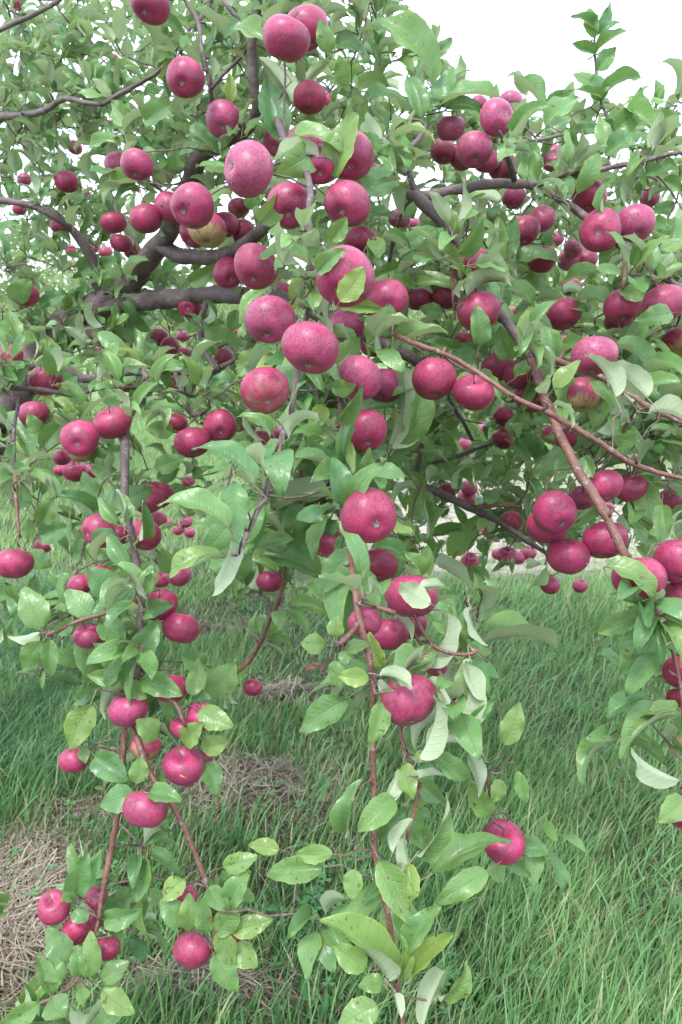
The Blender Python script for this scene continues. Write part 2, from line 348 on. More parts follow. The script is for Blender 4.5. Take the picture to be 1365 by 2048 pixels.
# ------------------------------------------------------------------ wood of the near tree: photo px x, y, half width px, depth m
BR = {
 'trunk': [(-150, 1585, 75, 2.75), (-135, 1300, 60, 2.75), (-95, 1050, 52, 2.75), (-40, 880, 48, 2.75), (40, 760, 42, 2.75), (110, 680, 38, 2.75), (150, 640, 34, 2.75), (215, 603, 25, 2.7)],
 'limb': [
  [(150, 645, 28, 2.75), (215, 600, 25, 2.7), (265, 560, 23, 2.62), (310, 500, 22, 2.5), (337, 462, 20, 2.4), (375, 375, 18, 2.2), (400, 318, 17, 2.1), (432, 285, 17, 2.0), (470, 268, 16, 1.95), (500, 250, 14, 1.9), (514, 215, 11, 1.87), (508, 170, 10, 1.85), (505, 100, 10, 1.82), (512, 40, 9, 1.8), (522, -40, 8, 1.78)],
  [(322, 488, 17, 2.46), (370, 512, 15, 2.4), (430, 515, 15, 2.3), (475, 498, 13, 2.2), (523, 462, 12, 2.05), (575, 430, 10, 1.8), (625, 385, 8, 1.5)],
  [(205, 612, 22, 2.7), (270, 603, 20, 2.65), (350, 597, 19, 2.55), (420, 590, 18, 2.45), (490, 590, 17, 2.35), (560, 597, 15, 2.2), (640, 625, 14, 2.05), (730, 670, 13, 1.9), (800, 704, 13, 1.8), (845, 732, 9, 1.85), (870, 790, 3.9, 2.0), (850, 860, 3.9, 2.2)],
  [(160, 650, 18, 2.75), (205, 675, 15, 2.65), (245, 700, 14, 2.5), (280, 735, 13, 2.3), (300, 765, 14, 2.15), (275, 800, 11, 1.9), (252, 850, 10, 1.75), (251, 920, 9, 1.65), (250, 990, 8, 1.58), (262, 1060, 7, 1.55), (274, 1130, 7, 1.55), (280, 1210, 7, 1.54), (282, 1290, 8, 1.53), (273, 1355, 8, 1.52), (262, 1430, 7, 1.52)],
  [(-30, 396, 7, 2.5), (60, 410, 7, 2.5), (105, 430, 8, 2.5), (145, 460, 9, 2.55), (185, 520, 12, 2.62), (205, 590, 15, 2.7)],
  [(-20, 740, 9, 2.1), (50, 735, 9, 2.15), (115, 728, 9, 2.2), (165, 757, 9, 2.2), (250, 745, 7, 2.2), (330, 745, 7, 2.25), (420, 742, 6, 2.3), (470, 720, 5, 2.3)],
  [(-60, 480, 9, 2.6), (-110, 380, 9, 2.6), (-70, 260, 8, 2.6), (-20, 236, 8, 2.6), (50, 230, 7, 2.5), (88, 222, 6, 2.4), (130, 197, 6, 2.3), (168, 205, 5, 2.22), (205, 210, 4, 2.2)],
  [(740, 660, 3.9, 2.0), (770, 560, 3.9, 1.95), (790, 470, 3.9, 1.85), (812, 410, 3.9, 1.7), (835, 388, 10, 1.62)],
  [(815, 382, 11, 1.65), (833, 394, 12, 1.62), (856, 417, 12, 1.6), (882, 443, 11, 1.6), (930, 525, 10, 1.65), (970, 590, 11, 1.66), (1000, 628, 12, 1.65), (1030, 665, 11, 1.62), (1068, 725, 10, 1.58)],
  [(830, 392, 11, 1.64), (870, 388, 10, 1.66), (950, 372, 10, 1.68), (1030, 367, 10, 1.7), (1070, 371, 9, 1.72), (1130, 405, 8, 1.7), (1175, 437, 8, 1.68), (1245, 490, 8, 1.62), (1290, 525, 7, 1.6), (1330, 555, 6, 1.58), (1400, 600, 5, 1.55)],
  [(850, 860, 3.9, 2.25), (835, 960, 8, 2.35), (880, 985, 8, 2.4), (940, 1015, 8, 2.45), (1000, 1045, 7, 2.5), (1030, 1065, 6, 2.5), (1080, 1098, 5, 2.5), (1130, 1130, 3, 2.5)],
 ],
 'shoot': [
  [(1062, 715, 9, 1.585), (1070, 735, 9, 1.57), (1085, 785, 9, 1.54), (1112, 850, 9.5, 1.45), (1150, 930, 10, 1.38), (1200, 1010, 10, 1.33), (1250, 1110, 9, 1.3), (1290, 1180, 7, 1.3), (1330, 1250, 6, 1.3), (1347, 1302, 4, 1.32)],
  [(252, 1440, 7, 1.52), (247, 1500, 6, 1.52), (240, 1600, 6, 1.5), (222, 1700, 6, 1.5), (203, 1800, 5, 1.48), (199, 1840, 4, 1.48)],
  [(257, 1440, 6, 1.52), (275, 1480, 6, 1.5), (302, 1550, 6, 1.48), (345, 1610, 6, 1.45), (380, 1680, 5, 1.45), (410, 1760, 5, 1.45), (418, 1780, 4, 1.45)],
  [(283, 1330, 5, 1.53), (305, 1378, 5, 1.5), (350, 1405, 4, 1.48), (372, 1455, 3, 1.47)],
  [(-20, 775, 5, 1.8), (60, 778, 5, 1.8), (120, 785, 5, 1.8), (155, 790, 5, 1.82), (200, 776, 4, 1.85), (262, 775, 4, 1.9), (330, 780, 5, 1.95), (390, 792, 4, 2.0), (285, 765, 4, 2.1)],
  [(205, 210, 4, 2.2), (253, 180, 5, 2.2), (308, 150, 4, 2.2), (345, 112, 3, 2.2), (390, 45, 3, 2.15), (405, 15, 3, 2.1)],
  [(-10, 64, 5, 2.4), (40, 42, 5, 2.4), (110, 6, 5, 2.4), (150, -30, 5, 2.4)],
  [(362, -15, 4, 1.9), (395, 40, 5, 1.9), (405, 100, 4, 1.88), (420, 170, 5, 1.9), (424, 220, 5, 1.95), (430, 280, 6, 2.0)],
  [(432, -15, 4, 1.95), (412, 22, 4, 1.93), (396, 44, 4, 1.9)],
  [(423, 178, 4, 1.9), (450, 145, 4, 1.9), (482, 115, 3, 1.9), (496, 95, 3, 1.86)],
  [(445, 0, 4, 1.8), (470, 30, 5, 1.8), (499, 64, 6, 1.82)],
  [(512, 210, 8, 1.87), (535, 207, 8, 1.85), (552, 235, 8, 1.8), (575, 290, 8, 1.6), (605, 330, 7, 1.45), (620, 375, 7, 1.34), (617, 430, 7, 1.3), (622, 500, 7, 1.3), (625, 560, 6, 1.32), (612, 640, 6, 1.4), (596, 730, 6, 1.38), (589, 795, 6, 1.32), (572, 850, 6, 1.25), (549, 925, 6, 1.2), (538, 970, 6, 1.15), (512, 1030, 5, 1.05), (490, 1080, 5, 1.0), (478, 1112, 5, .98)],
  [(625, 560, 3.9, 1.32), (650, 660, 3.9, 1.45), (672, 760, 3.9, 1.42), (682, 840, 3.9, 1.38), (684, 930, 3.9, 1.36), (690, 1030, 3.9, 1.32), (699, 1100, 3.9, 1.24), (706, 1145, 6, 1.17), (718, 1230, 7, 1.14), (735, 1300, 7, 1.13), (745, 1350, 7, 1.12), (747, 1400, 6, 1.13), (747, 1500, 6, 1.13), (750, 1600, 6, 1.13), (750, 1700, 6, 1.12), (765, 1780, 6, 1.12), (780, 1850, 6, 1.12), (790, 1920, 6, 1.12), (800, 1990, 5, 1.12), (812, 2075, 5, 1.12)],
  [(718, 1243, 5, 1.14), (703, 1265, 5, 1.12), (680, 1288, 6, 1.11)],
  [(716, 1206, 5, 1.14), (755, 1214, 5, 1.12), (790, 1226, 5, 1.12)],
  [(785, 1200, 4, 1.2), (830, 1270, 4, 1.24), (870, 1330, 4, 1.22), (900, 1385, 5, 1.2), (915, 1440, 4, 1.2), (940, 1500, 4, 1.2), (975, 1560, 4, 1.22), (985, 1630, 4, 1.24)],
  [(800, 1440, 3, 1.16), (805, 1480, 4, 1.15), (815, 1510, 4, 1.15), (835, 1580, 4, 1.15), (815, 1680, 4, 1.14), (805, 1740, 4, 1.14)],
  [(822, 1215, 4, 1.2), (865, 1290, 4, 1.2), (930, 1310, 4, 1.2), (955, 1300, 4, 1.2)],
  [(575, 1090, 4, 1.7), (562, 1190, 4, 1.75), (545, 1230, 4, 1.8), (520, 1290, 4, 1.85), (497, 1325, 4, 1.9), (470, 1350, 3, 1.9)],
  [(600, 900, 5, 1.6), (600, 1000, 5, 1.65), (575, 1090, 4, 1.7)],
  [(822, 684, 5, 1.38), (900, 713, 5, 1.34), (960, 748, 5, 1.3), (1030, 795, 5, 1.28), (1095, 825, 6, 1.27), (1140, 850, 6, 1.27), (1200, 887, 6, 1.27), (1260, 925, 6, 1.28), (1300, 940, 5, 1.28), (1380, 962, 4, 1.28)],
  [(785, 668, 5, 1.5), (822, 684, 5, 1.38)],
  [(1052, 697, 7, 1.6), (1100, 715, 7, 1.55), (1150, 735, 7, 1.5), (1200, 752, 7, 1.48), (1260, 790, 6, 1.45), (1310, 820, 6, 1.42), (1390, 855, 5, 1.4)],
  [(725, 284, 5, 1.6), (760, 292, 5, 1.6), (797, 311, 6, 1.6), (838, 278, 5, 1.62), (852, 250, 4, 1.62)],
  [(800, 311, 5, 1.6), (820, 350, 6, 1.62), (832, 388, 7, 1.63)],
  [(1000, 262, 2.5, 1.55), (1015, 310, 6, 1.6), (1029, 360, 6, 1.68)],
  [(1130, 268, 3, 1.7), (1072, 281, 4, 1.62), (1010, 286, 4, 1.57)],
  [(1380, 300, 4, 1.7), (1290, 320, 5, 1.7), (1200, 340, 5, 1.7), (1130, 350, 5, 1.7), (1068, 370, 5, 1.71)],
  [(1215, 330, 3, 1.72), (1225, 262, 3, 1.8), (1205, 210, 3, 1.82), (1193, 140, 3, 1.82), (1190, 80, 2, 1.82), (1196, 30, 2, 1.82)],
  [(1248, 495, 5, 1.62), (1250, 545, 5, 1.62), (1245, 580, 4, 1.62)],
  [(1290, 525, 4, 1.6), (1310, 560, 4, 1.58), (1322, 582, 3, 1.56)],
  [(892, 452, 3.5, 1.6), (900, 505, 3.5, 1.61), (905, 560, 3.5, 1.62), (907, 600, 3, 1.62), (910, 640, 2.5, 1.62)],
  [(950, 1015, 5, 2.45), (1000, 1010, 5, 2.45), (1045, 1015, 4, 2.45)],
  [(860, 925, 5, 2.5), (915, 912, 5, 2.6), (960, 895, 4, 2.6), (990, 885, 3, 2.6)],
  [(945, 880, 3, 2.6), (930, 850, 4, 2.55), (900, 800, 4, 2.5)],
  [(1345, 1295, 4, 1.32), (1362, 1380, 4, 1.32), (1368, 1440, 4, 1.3), (1375, 1560, 3, 1.3)],
  [(1300, 1175, 3, 1.3), (1305, 1235, 3, 1.3)],
  [(30, 940, 4, 1.75), (33, 1000, 4, 1.7), (40, 1075, 3, 1.68)],
  [(40, 790, 4, 1.8), (28, 870, 4, 1.78), (30, 945, 4, 1.75)],
  [(278, 1200, 4, 1.54), (215, 1225, 4, 1.5), (150, 1245, 4, 1.48), (95, 1270, 4, 1.48)],
  [(350, 745, 4, 2.2), (385, 830, 4, 1.9), (420, 815, 4, 1.8)],
  [(420, 590, 6, 2.45), (400, 650, 7, 2.45), (420, 720, 7, 2.4), (440, 750, 6, 2.35)],
  [(199, 1838, 3, 1.48), (180, 1900, 3, 1.48), (150, 1965, 3, 1.46), (90, 2005, 3, 1.46)],
  [(418, 1778, 3, 1.45), (430, 1860, 3, 1.44), (425, 1900, 3, 1.44)],
 ]}
tree = empty('apple_tree', tuple(P(-150, 1500, 2.75) * [1, 1, 0]))
tag(tree, 'large old apple tree in the foreground, boughs bent down by red apples', 'apple tree')
def under(o):
    o.parent = tree; o.matrix_parent_inverse = Matrix.Translation(tree.location).inverted(); return o
NODES = []; SAMP = []       # 3-D wood points, and (px, py, half width, depth)
def wood(name, pl, mat, sides):
    q = smooth_path([(x, y, w, z) for x, y, w, z in pl], 14)
    pts = np.array([P(a[0], a[1], a[3]) for a in q]); rad = np.maximum(q[:, 2], 1.5) * q[:, 3] / F
    pts[1:-1] += rng.normal(size=(len(pts) - 2, 3)) * rad[1:-1, None] * .10
    if name == 'trunk': pts[0, 2] = -.08; pts[1, 2] = min(pts[1, 2], .25); rad[0] *= 1.25
    t = Tubes(); rr = rad * (1 + .06 * rng.normal(size=len(rad))); t.add(pts, rr, sides, .035)
    for k in range(4, len(pts) - 3, 5):                      # bud scars and short spurs
        if rng.random() < .55:
            d = nrm(rng.normal(size=3)); l = rad[k] * 1.0 + .006 + .012 * rng.random()
            t.add([pts[k], pts[k] + d * l * .6, pts[k] + d * l + [0, 0, .003]], [rad[k] * .55, .0028, .0022], 5)
    under(link(name, t.mesh(name), mat))
    NODES.extend(pts); SAMP.extend([(a[0], a[1], a[2], a[3]) for a in q])
wood('trunk', BR['trunk'], M_bark, 18)
for pl in BR['limb']: wood('branch', pl, M_bark, 14)
for pl in BR['shoot']: wood('branch', pl, M_bark if np.mean([a[1] for a in pl]) < 360 or (pl[0][3] > 1.75 and pl[0][1] < 1000) else M_shoot, 9)
# ------------------------------------------------------------------ apples
# x y diameter | calyx direction (x right, y down, in the picture; . = hanging straight) | greenness, bloom, darkness | label
AP = '''
497 338 100|-.75 .1|.15 .8 0|largest upper apple, bloomy pink-red with an orange speck, calyx facing left, below the forking limb
622 696 107|-.1 .9|.1 .6 0|largest round pink-red apple with drops, at the middle of the central cluster
739 1033 107|.3 .35|0 .4 0|big crimson apple facing the viewer with its star calyx and rain beads, alone mid picture
817 1400 106|.3 .9|0 .5 0|big glossy crimson apple low on the long hanging shoot, partly under a curled leaf
540 640 92|-.1 .8|.15 .8 0|dusky pink apple covered in drops, left neighbour of the largest central apple
690 555 110|-.3 .8|.2 .5 .2|wide streaked pink-red apple with a leaf across it, above the central cluster
530 782 94|.2 .7|.6 .3 0|red apple with a yellow-green right cheek at the lower left of the central cluster
512 534 86|-.1 .8|.2 .5 0|crimson pink apple left of the hanging stem with a pale leaf over its right edge
775 602 80|0 .5|.25 .5 .2|dusky red apple with drops and a brownish calyx, right of the wide streaked apple
718 757 84|-.5 .7|.1 .7 0|tilted pink apple beaded with drops, under the leaf right of the largest central apple
694 652 66|.2 .8|.1 .7 0|small bloomy pink apple wedged between the two leaves above the largest central apple
770 772 72|-.3 .8|.1 .7 0|narrow pink apple at the lower right end of the central cluster
746 686 52|.1 .8|0 .4 .3|small crimson apple tucked at the right in the central cluster
565 592 52|0 .8|.2 .7 0|pale pink shoulder of an apple behind the yellow-green leaf
579 412 86|0 .8|.25 .5 0|rosy apple left of the stem above the central cluster
695 408 86|-.2 .8|.3 .5 .1|streaked rosy apple with a greenish left side right of the hanging stem
722 483 57|.1 .8|0 .4 .1|plain crimson apple half under an arching leaf above the wide streaked apple
640 330 76|0 .8|.2 .5 0|rosy apple behind the rolled and dark pair of leaves
700 312 92|0 .8|.1 .5 0|long red apple behind the broad yellow-green upright leaf
740 356 52|.2 .7|0 .8 0|small pale pink apple above the pale triangular leaf
612 290 76|0 .8|0 .6 0|pink apple top peeping over the arching leaf under the spotted leaf
676 292 60|0 .8|0 .6 0|bright pink apple top left of the broad yellow-green leaf
556 284 56|0 .8|0 .8 0|pale pink apple edge left of the spotted blue-green leaf
572 77 89|-.2 .9|.3 .5 0|large rosy apple at the top beside the upright limb
612 57 86|.3 .9|.2 .4 .4|darker apple behind the large rosy one at the top
620 195 62|-.2 .9|.5 .2 .5|dull brownish red apple in shade below the top pair
655 208 40|.2 .9|.5 .2 .6|small brownish shaded apple right of the dull one under the top pair
300 7 75|0 .8|.2 .4 .2|apple cut by the top edge of the picture against the sky
371 156 72|0 .75|.1 .5 .1|single crimson apple hanging below the thin dark fork at the upper left
447 240 68|0 .9|.1 .7 0|bloomy pink apple resting above the thick bent limb
274 330 62|0 .9|.3 .6 0|pinker front apple of the pair at the upper left
238 334 54|0 .9|.2 .6 0|rear left apple of the pair at the upper left
134 364 42|0 .9|0 .3 .1|small crimson apple standing alone at far left under dark twigs
385 412 80|-.4 .6|0 .5 0|bright crimson apple with a dark insect hole left of the central group
342 414 62|-.2 .9|.4 .5 0|duller apple with pale base, left behind the one with the insect hole
415 460 72|0 .9|.85 .3 .2|large greenish apple under the one with the insect hole
389 466 56|-.4 .8|0 .3 .1|red apple low behind the greenish one beside the thick limb
449 452 54|.3 .8|.2 .4 .1|long reddish apple right behind the greenish one
478 416 42|0 .9|.7 .3 .3|shaded olive red apple between the insect-holed apple and the hanging leaf
487 467 52|0 .9|0 .4 .1|crimson apple between the greenish apple and the central stem
456 546 56|.4 .7|0 .4 .1|crimson apple at the left behind the pink one by the horizontal limb
440 521 30|0 .9|0 .5 .2|small apple end above the crimson one by the horizontal limb
293 437 62|0 .9|.45 .3 .3|dull brown-red apple left of the thick limb
228 445 48|0 .9|.1 .4 .2|red apple with a leaf tip over its top, left of the dull brown-red one
244 486 42|0 .9|.3 .3 .3|dull apple above its redder neighbour beside the rising limb
266 502 34|0 .9|0 .3 .2|small red apple against the left side of the rising limb
190 495 22|0 .9|0 .5 .2|tiny pinkish apple furthest left in the trio by the rising limb
211 504 26|0 .9|0 .3 .2|tiny red apple between leaves left of the rising limb
141 499 22|0 .9|.1 .4 .2|tiny apple above dark leaves at the left
148 528 15|0 .9|0 .5 .1|tiny pink apple among the dark leaves at the left
53 503 12|0 .9|0 .5 0|very tiny pink apple high at the left edge foliage
43 517 20|0 .9|0 .3 .3|small dark red apple just under the very tiny pink one
122 452 38|0 .9|.2 .3 .4|shaded red apple behind the thin left limb
40 418 28|0 .9|.4 .3 .5|dim apple under the thin limb at the far left
50 359 26|0 .9|.3 .6 .1|pale rosy apple at the far left edge against bright sky
84 385 16|0 .9|0 .5 .1|tiny pink apple above the thin left limb
70 390 12|0 .9|0 .5 .1|tiniest pink apple beside another above the left limb
169 385 14|0 .9|0 .4 .3|tiny dark pink apple right of the lone crimson one
150 295 28|0 .9|.3 .4 .1|faint red apple among yellowing leaves and dark twigs
212 73 16|0 .9|0 .4 0|tiny red apple below the top edge left of the cut apple
127 68 12|0 .9|0 .3 .1|tiny red apple by the dark forked twig near the top left
228 115 16|0 .9|.2 .4 .2|tiny dull apple on the dark twig near the top left
288 215 15|0 .9|0 .6 .1|tiny pink apple behind leaf tips left of the single crimson one
218 246 15|0 .9|0 .3 .5|tiny dark apple under the upright leaf at the upper left
35 5 30|0 .8|0 .3 .2|red apple at the top left corner against the sky
50 589 50|0 .9|0 .4 .2|crimson apple alone at the left edge behind blue-green leaves
209 603 26|0 .9|.1 .4 .3|half hidden apple beside the fork of the trunk
381 612 46|-.1 .5|0 .2 .4|dark red rotting-topped apple hanging in front of the horizontal limb
340 693 37|-.3 .2|0 .3 .2|front crimson apple of the small trio under the limbs
319 675 34|0 .9|.2 .4 .2|duller upper left apple of the small trio
370 712 33|0 .9|0 .2 .3|deep red lower right apple of the small trio
368 672 26|0 .9|0 .4 .3|small red apple right above the small trio
348 770 34|0 .9|0 .3 .3|dark red apple on the thin horizontal twig left of centre
256 769 34|0 .9|0 .3 .2|red apple behind the large drooping leaf under the thin branch
91 762 60|0 .9|.1 .3 .3|wide dark crimson apple above the thin horizontal twig at left
20 712 46|0 .9|0 .3 .3|crimson apple at the left edge above the grey limb
57 713 20|0 .9|0 .3 .4|small dark apple right of the one at the left edge above the grey limb
2 803 42|0 .9|.1 .4 .1|apple cut by the left edge just under the thin twig
40 786 34|0 .9|.1 .3 .3|small shaded apple below the left end of the thin twig
68 828 56|0 .9|.1 .4 .3|shaded apple hanging behind leaves at the left edge
45 848 22|0 .9|0 .4 .3|small apple low beside the shaded one at the left
195 698 15|0 .9|.5 .6 0|tiny pale pink apple far behind under the trunk fork
188 686 12|0 .9|.3 .7 0|tiniest pale apple right above another under the trunk fork
448 715 36|0 .9|0 .4 .3|shaded crimson apple left of the round green leaf near centre
472 662 14|0 .9|0 .5 .2|tiny red apple above the pale cupped leaf
160 877 69|.1 .5|.1 .4 .1|big crimson apple showing its calyx at the left above the grass
225 846 70|.1 .9|.05 .4 .2|big crimson apple right above its neighbour at the left branch top
165 900 52|0 .9|.9 .2 .3|greenish underside of an apple below the big one at the left
125 915 33|0 .9|0 .2 .4|small deep red apple upper left below the big greenish one
121 941 24|0 .9|0 .3 .3|smallest dark apple at far left of the low row
151 942 45|0 .9|0 .3 .2|front crimson apple of the low row under the big left pair
184 942 30|0 .9|0 .3 .4|right dark apple of the low row under the big left pair
385 885 69|.2 .9|.1 .4 .1|crimson apple left of a pair hanging over pale grass
441 852 62|.15 .6|0 .4 .1|right apple of the pair over pale grass, calyx showing
352 846 44|0 .9|.2 .3 .3|shaded apple behind the round leaf left of the pair over pale grass
477 850 28|0 .9|0 .3 .4|dim apple end right behind the pair over pale grass
527 878 44|0 .9|.2 .4 .3|dull red apple under a dark leaf left of the hanging shoot
553 866 32|0 .9|0 .6 0|pink edge of an apple against the hanging shoot
538 915 24|0 .9|0 .4 .2|small red apple below the dull one by the hanging shoot
733 862 82|-.1 .8|0 .3 .1|large glossy red apple behind a dark crossing twig under the central cluster
650 1080 68|-.1 .9|.7 .4 .1|pale red apple with green base behind dark leaves, left of the star-calyx apple
652 1012 32|0 .9|0 .5 .1|small pink piece of apple above the pale red green-based one
760 1130 68|.2 .8|.1 .3 .3|crimson apple just under the big star-calyx apple
823 1192 100|0 .9|.1 .5 .1|large rosy apple largely hidden behind pale leaves under the crimson one
730 1245 62|0 .9|.3 .6 0|blurred dusty pink apple behind the long shoot
777 1268 74|0 .9|.1 .5 0|rosy apple right of the long shoot above the yellow-edged leaf
822 1250 62|.1 .9|0 .5 0|pink apple with a drop touching the rosy one from the right
870 1330 48|0 .9|0 .6 .1|pink apple end behind the low big crimson one
540 1163 50|0 .9|0 .4 .1|crimson apple half behind dark leaves left of the long shoot
868 758 82|.1 .9|.45 .4 .2|dusky red apple with drops under the red diagonal twig
948 785 76|0 .9|.75 .3 .2|greenish pink apple right of the dusky one behind the red twig
838 598 50|0 .9|.1 .5 .2|shaded pink apple right of the central cluster
892 594 50|0 .9|.4 .3 .3|dull shaded apple beneath the two arching leaves
937 524 68|-.1 .8|0 .5 0|bright crimson apple beside the dark upright leaf
958 622 78|0 .9|.35 .4 .1|two toned red apple under the dark upright leaf
925 685 46|0 .9|.8 .2 .4|brownish green apple in shade above the red twig
1048 462 58|-.1 .9|.1 .6 .1|dusky pink apple left of the smaller bright one in the right crown
1085 437 50|.1 -.4|0 .9 0|pale pink apple showing its dimple, right of the dusky one
1112 478 32|0 .9|0 .9 0|small pale pink apple under the one showing its dimple
1147 498 36|.1 .8|0 1 0|pale frosted apple highest in the wet string of pink fruit
1137 521 42|0 .9|0 1 0|pale frosted pink apple thick with drops in the string of fruit
1085 518 56|0 .9|0 .4 .2|crimson apple under an arching leaf left of the frosted ones
1142 575 36|0 .9|0 .4 .2|dark crimson apple below the frosted ones
1128 628 66|.1 .9|0 .4 .2|larger crimson apple at the bottom of the string below the frosted ones
1201 461 77|-.4 .45|.1 .5 .1|large dusky crimson apple with calyx at lower left, left of the upper right pair
1271 447 70|.1 .9|.1 .8 0|bloomy pink right apple of the upper right pair
1245 612 68|0 .9|.05 .4 .2|crimson apple with a leaf over its right shoulder near the right edge
1237 642 52|0 .9|.2 .3 .4|dark apple tucked below the crimson one near the right edge
1328 608 78|0 .9|.1 .6 .1|wide dusky apple at the right edge on its own twig
1188 712 84|-.1 .9|.05 .8 0|big bloomy pink apple above pale leaves at the right
1165 790 70|0 .9|.95 .5 0|pink and yellow-green apple behind leaves under the big bloomy right one
1040 748 62|0 .9|.1 .6 0|pink apple left of the brown limb at right
995 735 62|0 .9|.3 .5 .1|shaded rosy apple behind the pale upright leaves
1065 792 66|0 .9|.1 .5 .1|lower pink apple left of the brown limb at right
1355 685 60|0 .9|.8 .1 .7|brownish shaded apple at the right edge
1178 392 66|-.1 .9|.3 .4 0|rosy apple with drops above the large dusky right one
1300 396 38|0 .9|0 .8 0|small pale pink apple above the bloomy right pair
1107 316 48|-.25 0|.05 .8 0|small round pink apple facing us with its calyx against the sky
995 235 68|.45 .1|0 .8 0|wet pink apple with a deep dark calyx at the top right
1022 206 46|.1 .8|0 1 0|pale pink apple on top behind the one with the deep calyx
957 208 32|0 .9|.1 .5 0|small piece of pink apple under the big arching leaf at the top right
902 256 54|0 .9|0 .7 0|bloomy pink apple left of the top right bunch
886 303 48|0 .9|.1 .5 .1|lower left apple of the top right bunch
950 300 66|-.1 .9|.05 .7 0|front middle apple of the top right bunch
925 315 52|0 .9|.2 .6 0|dusty apple behind and left of the front one in the top right bunch
973 322 50|0 .9|.1 .5 .1|apple behind and right of the front one in the top right bunch
1008 338 54|0 .9|0 .6 0|rosy apple behind the reddish twig of the top right bunch
1199 297 30|0 .9|0 .7 0|small pink apple low behind leaves near the tall upright shoot
1028 396 44|0 .9|.1 .6 0|pink apple just below the long horizontal limb
799 437 42|0 .9|0 1 0|pale wet pink apple right of the arching leaf near the centre top
828 447 28|0 .9|0 .8 0|small pink apple right of the pale wet one near the centre top
1170 520 50|0 .9|.5 .3 .5|shaded brownish apple below the large dusky right one
1232 534 15|0 .9|0 .8 0|tiny bright pink apple behind the yellow leaf at right
1005 613 16|0 .9|0 .5 .1|tiny red apple behind leaves left of the brown limb
1022 625 24|0 .9|0 .5 .2|small red apple beside the top of the brown limb
1037 655 32|0 .9|0 .5 .2|red apple just right of the brown limb
1130 682 28|0 .9|0 .3 .4|small dark red apple below the bottom of the frosted string
1093 698 22|0 .9|0 .4 .4|small shaded red apple left of the dark red one near the lower right limb
1110 1025 82|.1 .75|0 .5 0|beaded crimson apple on top of the lower right trio
1095 1052 76|-.1 .9|0 .4 .1|rear apple of the lower right trio, half covered
1137 1112 80|0 .9|0 .4 .1|lowest apple of the lower right trio
1208 973 70|.1 .9|0 .4 0|crimson apple right of the slanting brown limb
1165 996 52|0 .9|.5 .5 .2|greenish pink apple left behind the slanting brown limb
1155 1032 34|0 .9|0 .5 .2|small pink apple beside the trio under the greenish pink one
1262 974 66|0 .9|0 .5 .1|bloomy crimson apple left of the long leaf at right
1342 1000 52|0 .9|0 .5 .1|pink apple end under the pale leaf at the right edge
1210 1080 80|0 .9|0 .4 .1|large crimson apple crossed by the slanting brown limb
1215 1018 26|0 .9|0 .7 0|small pink bit of apple above the one crossed by the limb
1280 1157 94|.1 .9|0 .4 .1|large red apple under the arching leaf at the lower right
1358 1123 92|.1 .9|0 .4 0|big crimson apple cut by the right edge beside the large red one
1362 1190 64|0 .9|.1 .5 .2|apple below the big crimson one at the right edge
1368 1342 76|0 .9|0 .3 .1|deep red apple cut by the right edge beside a dark bent twig
1358 1396 44|0 .9|.5 .2 .5|brown-red shaded apple under the deep red one at the right edge
1372 1620 76|0 .9|0 .3 .1|lowest apple at the right edge, half behind a light green leaf
1008 832 41|0 .9|0 .2 .4|upper dark crimson apple of two stacked left of the limb
1007 878 43|0 .9|0 .2 .4|lower dark crimson apple of two stacked left of the limb
930 889 25|0 .9|0 .5 .2|small pink apple left of the stacked dark pair
962 856 18|0 .9|0 .7 .1|tiny pink apple beside the stacked dark pair
1138 878 48|0 .9|0 .5 .2|rosy apple beneath the crossing of twig and limb
1107 870 44|0 .9|1 .3 .2|greenish apple beside the rosy one beneath the crossing
895 983 36|0 .9|.2 .4 .3|dull apple left over the dark bent branch
938 976 34|0 .9|0 .4 .3|red apple at the middle over the dark bent branch
936 997 36|0 .9|0 .3 .3|lower red apple right against the dark bent branch
1022 1043 42|0 .9|.5 .3 .3|brownish apple behind the right end of the dark bent branch
972 1062 22|0 .9|0 .2 .5|tiny dark apple below the dark bent branch
1014 1112 37|0 .9|0 .3 .3|front dark red apple in the low far bunch
998 1108 26|0 .9|0 .3 .4|left small apple in the low far bunch
1036 1116 28|0 .9|.3 .4 .4|dull small apple right in the low far bunch
1057 1106 32|0 .9|.3 .3 .4|last dull apple at the right of the low far bunch
1100 1170 38|0 .9|0 .3 .2|crimson apple hanging alone low below the lower right trio
1161 1172 28|0 .9|0 .3 .2|small crimson apple right of the one hanging low below the trio
941 1123 36|0 .9|0 .2 .3|dark crimson apple hanging free against the pale track
377 962 25|0 .9|0 .4 .2|tiny apple alone on a thin twig over bright grass
338 1047 20|0 .9|0 .3 .3|leftmost red fruit in the distant little bunch
358 1060 22|0 .9|0 .3 .4|low middle red fruit in the distant little bunch
373 1043 24|0 .9|0 .4 .2|brightest upper right fruit in the distant little bunch
380 1066 22|0 .9|0 .4 .2|lowest right fruit in the distant little bunch
354 1030 14|0 .9|0 .4 .3|highest and tiniest fruit in the distant little bunch
296 998 56|0 -.1|.05 .5 .1|crimson apple under the broad leaf on the left bough
318 990 54|0 .9|.4 .3 .4|dull apple behind the crimson one on the left bough
198 1062 64|-.6 .25|0 .5 .1|crimson apple with calyx at its left, first of three in a row
290 1070 62|.1 .9|0 .4 .1|crimson apple, right one of three in a row on the left bough
242 1070 42|0 .9|.1 .3 .3|darker middle apple of three in a row on the left bough
314 1040 38|0 .9|.6 .3 .4|shaded green-brown apple above the right one of the row
28 1127 68|-.1 .9|0 .4 .1|wide crimson apple at the left edge above the long grass
88 1090 36|0 .9|.5 .2 .1|orange-green small apple behind leaves near the left edge
201 1157 58|0 .9|.1 .3 .1|bright red apple behind a broad dark leaf on the left bough
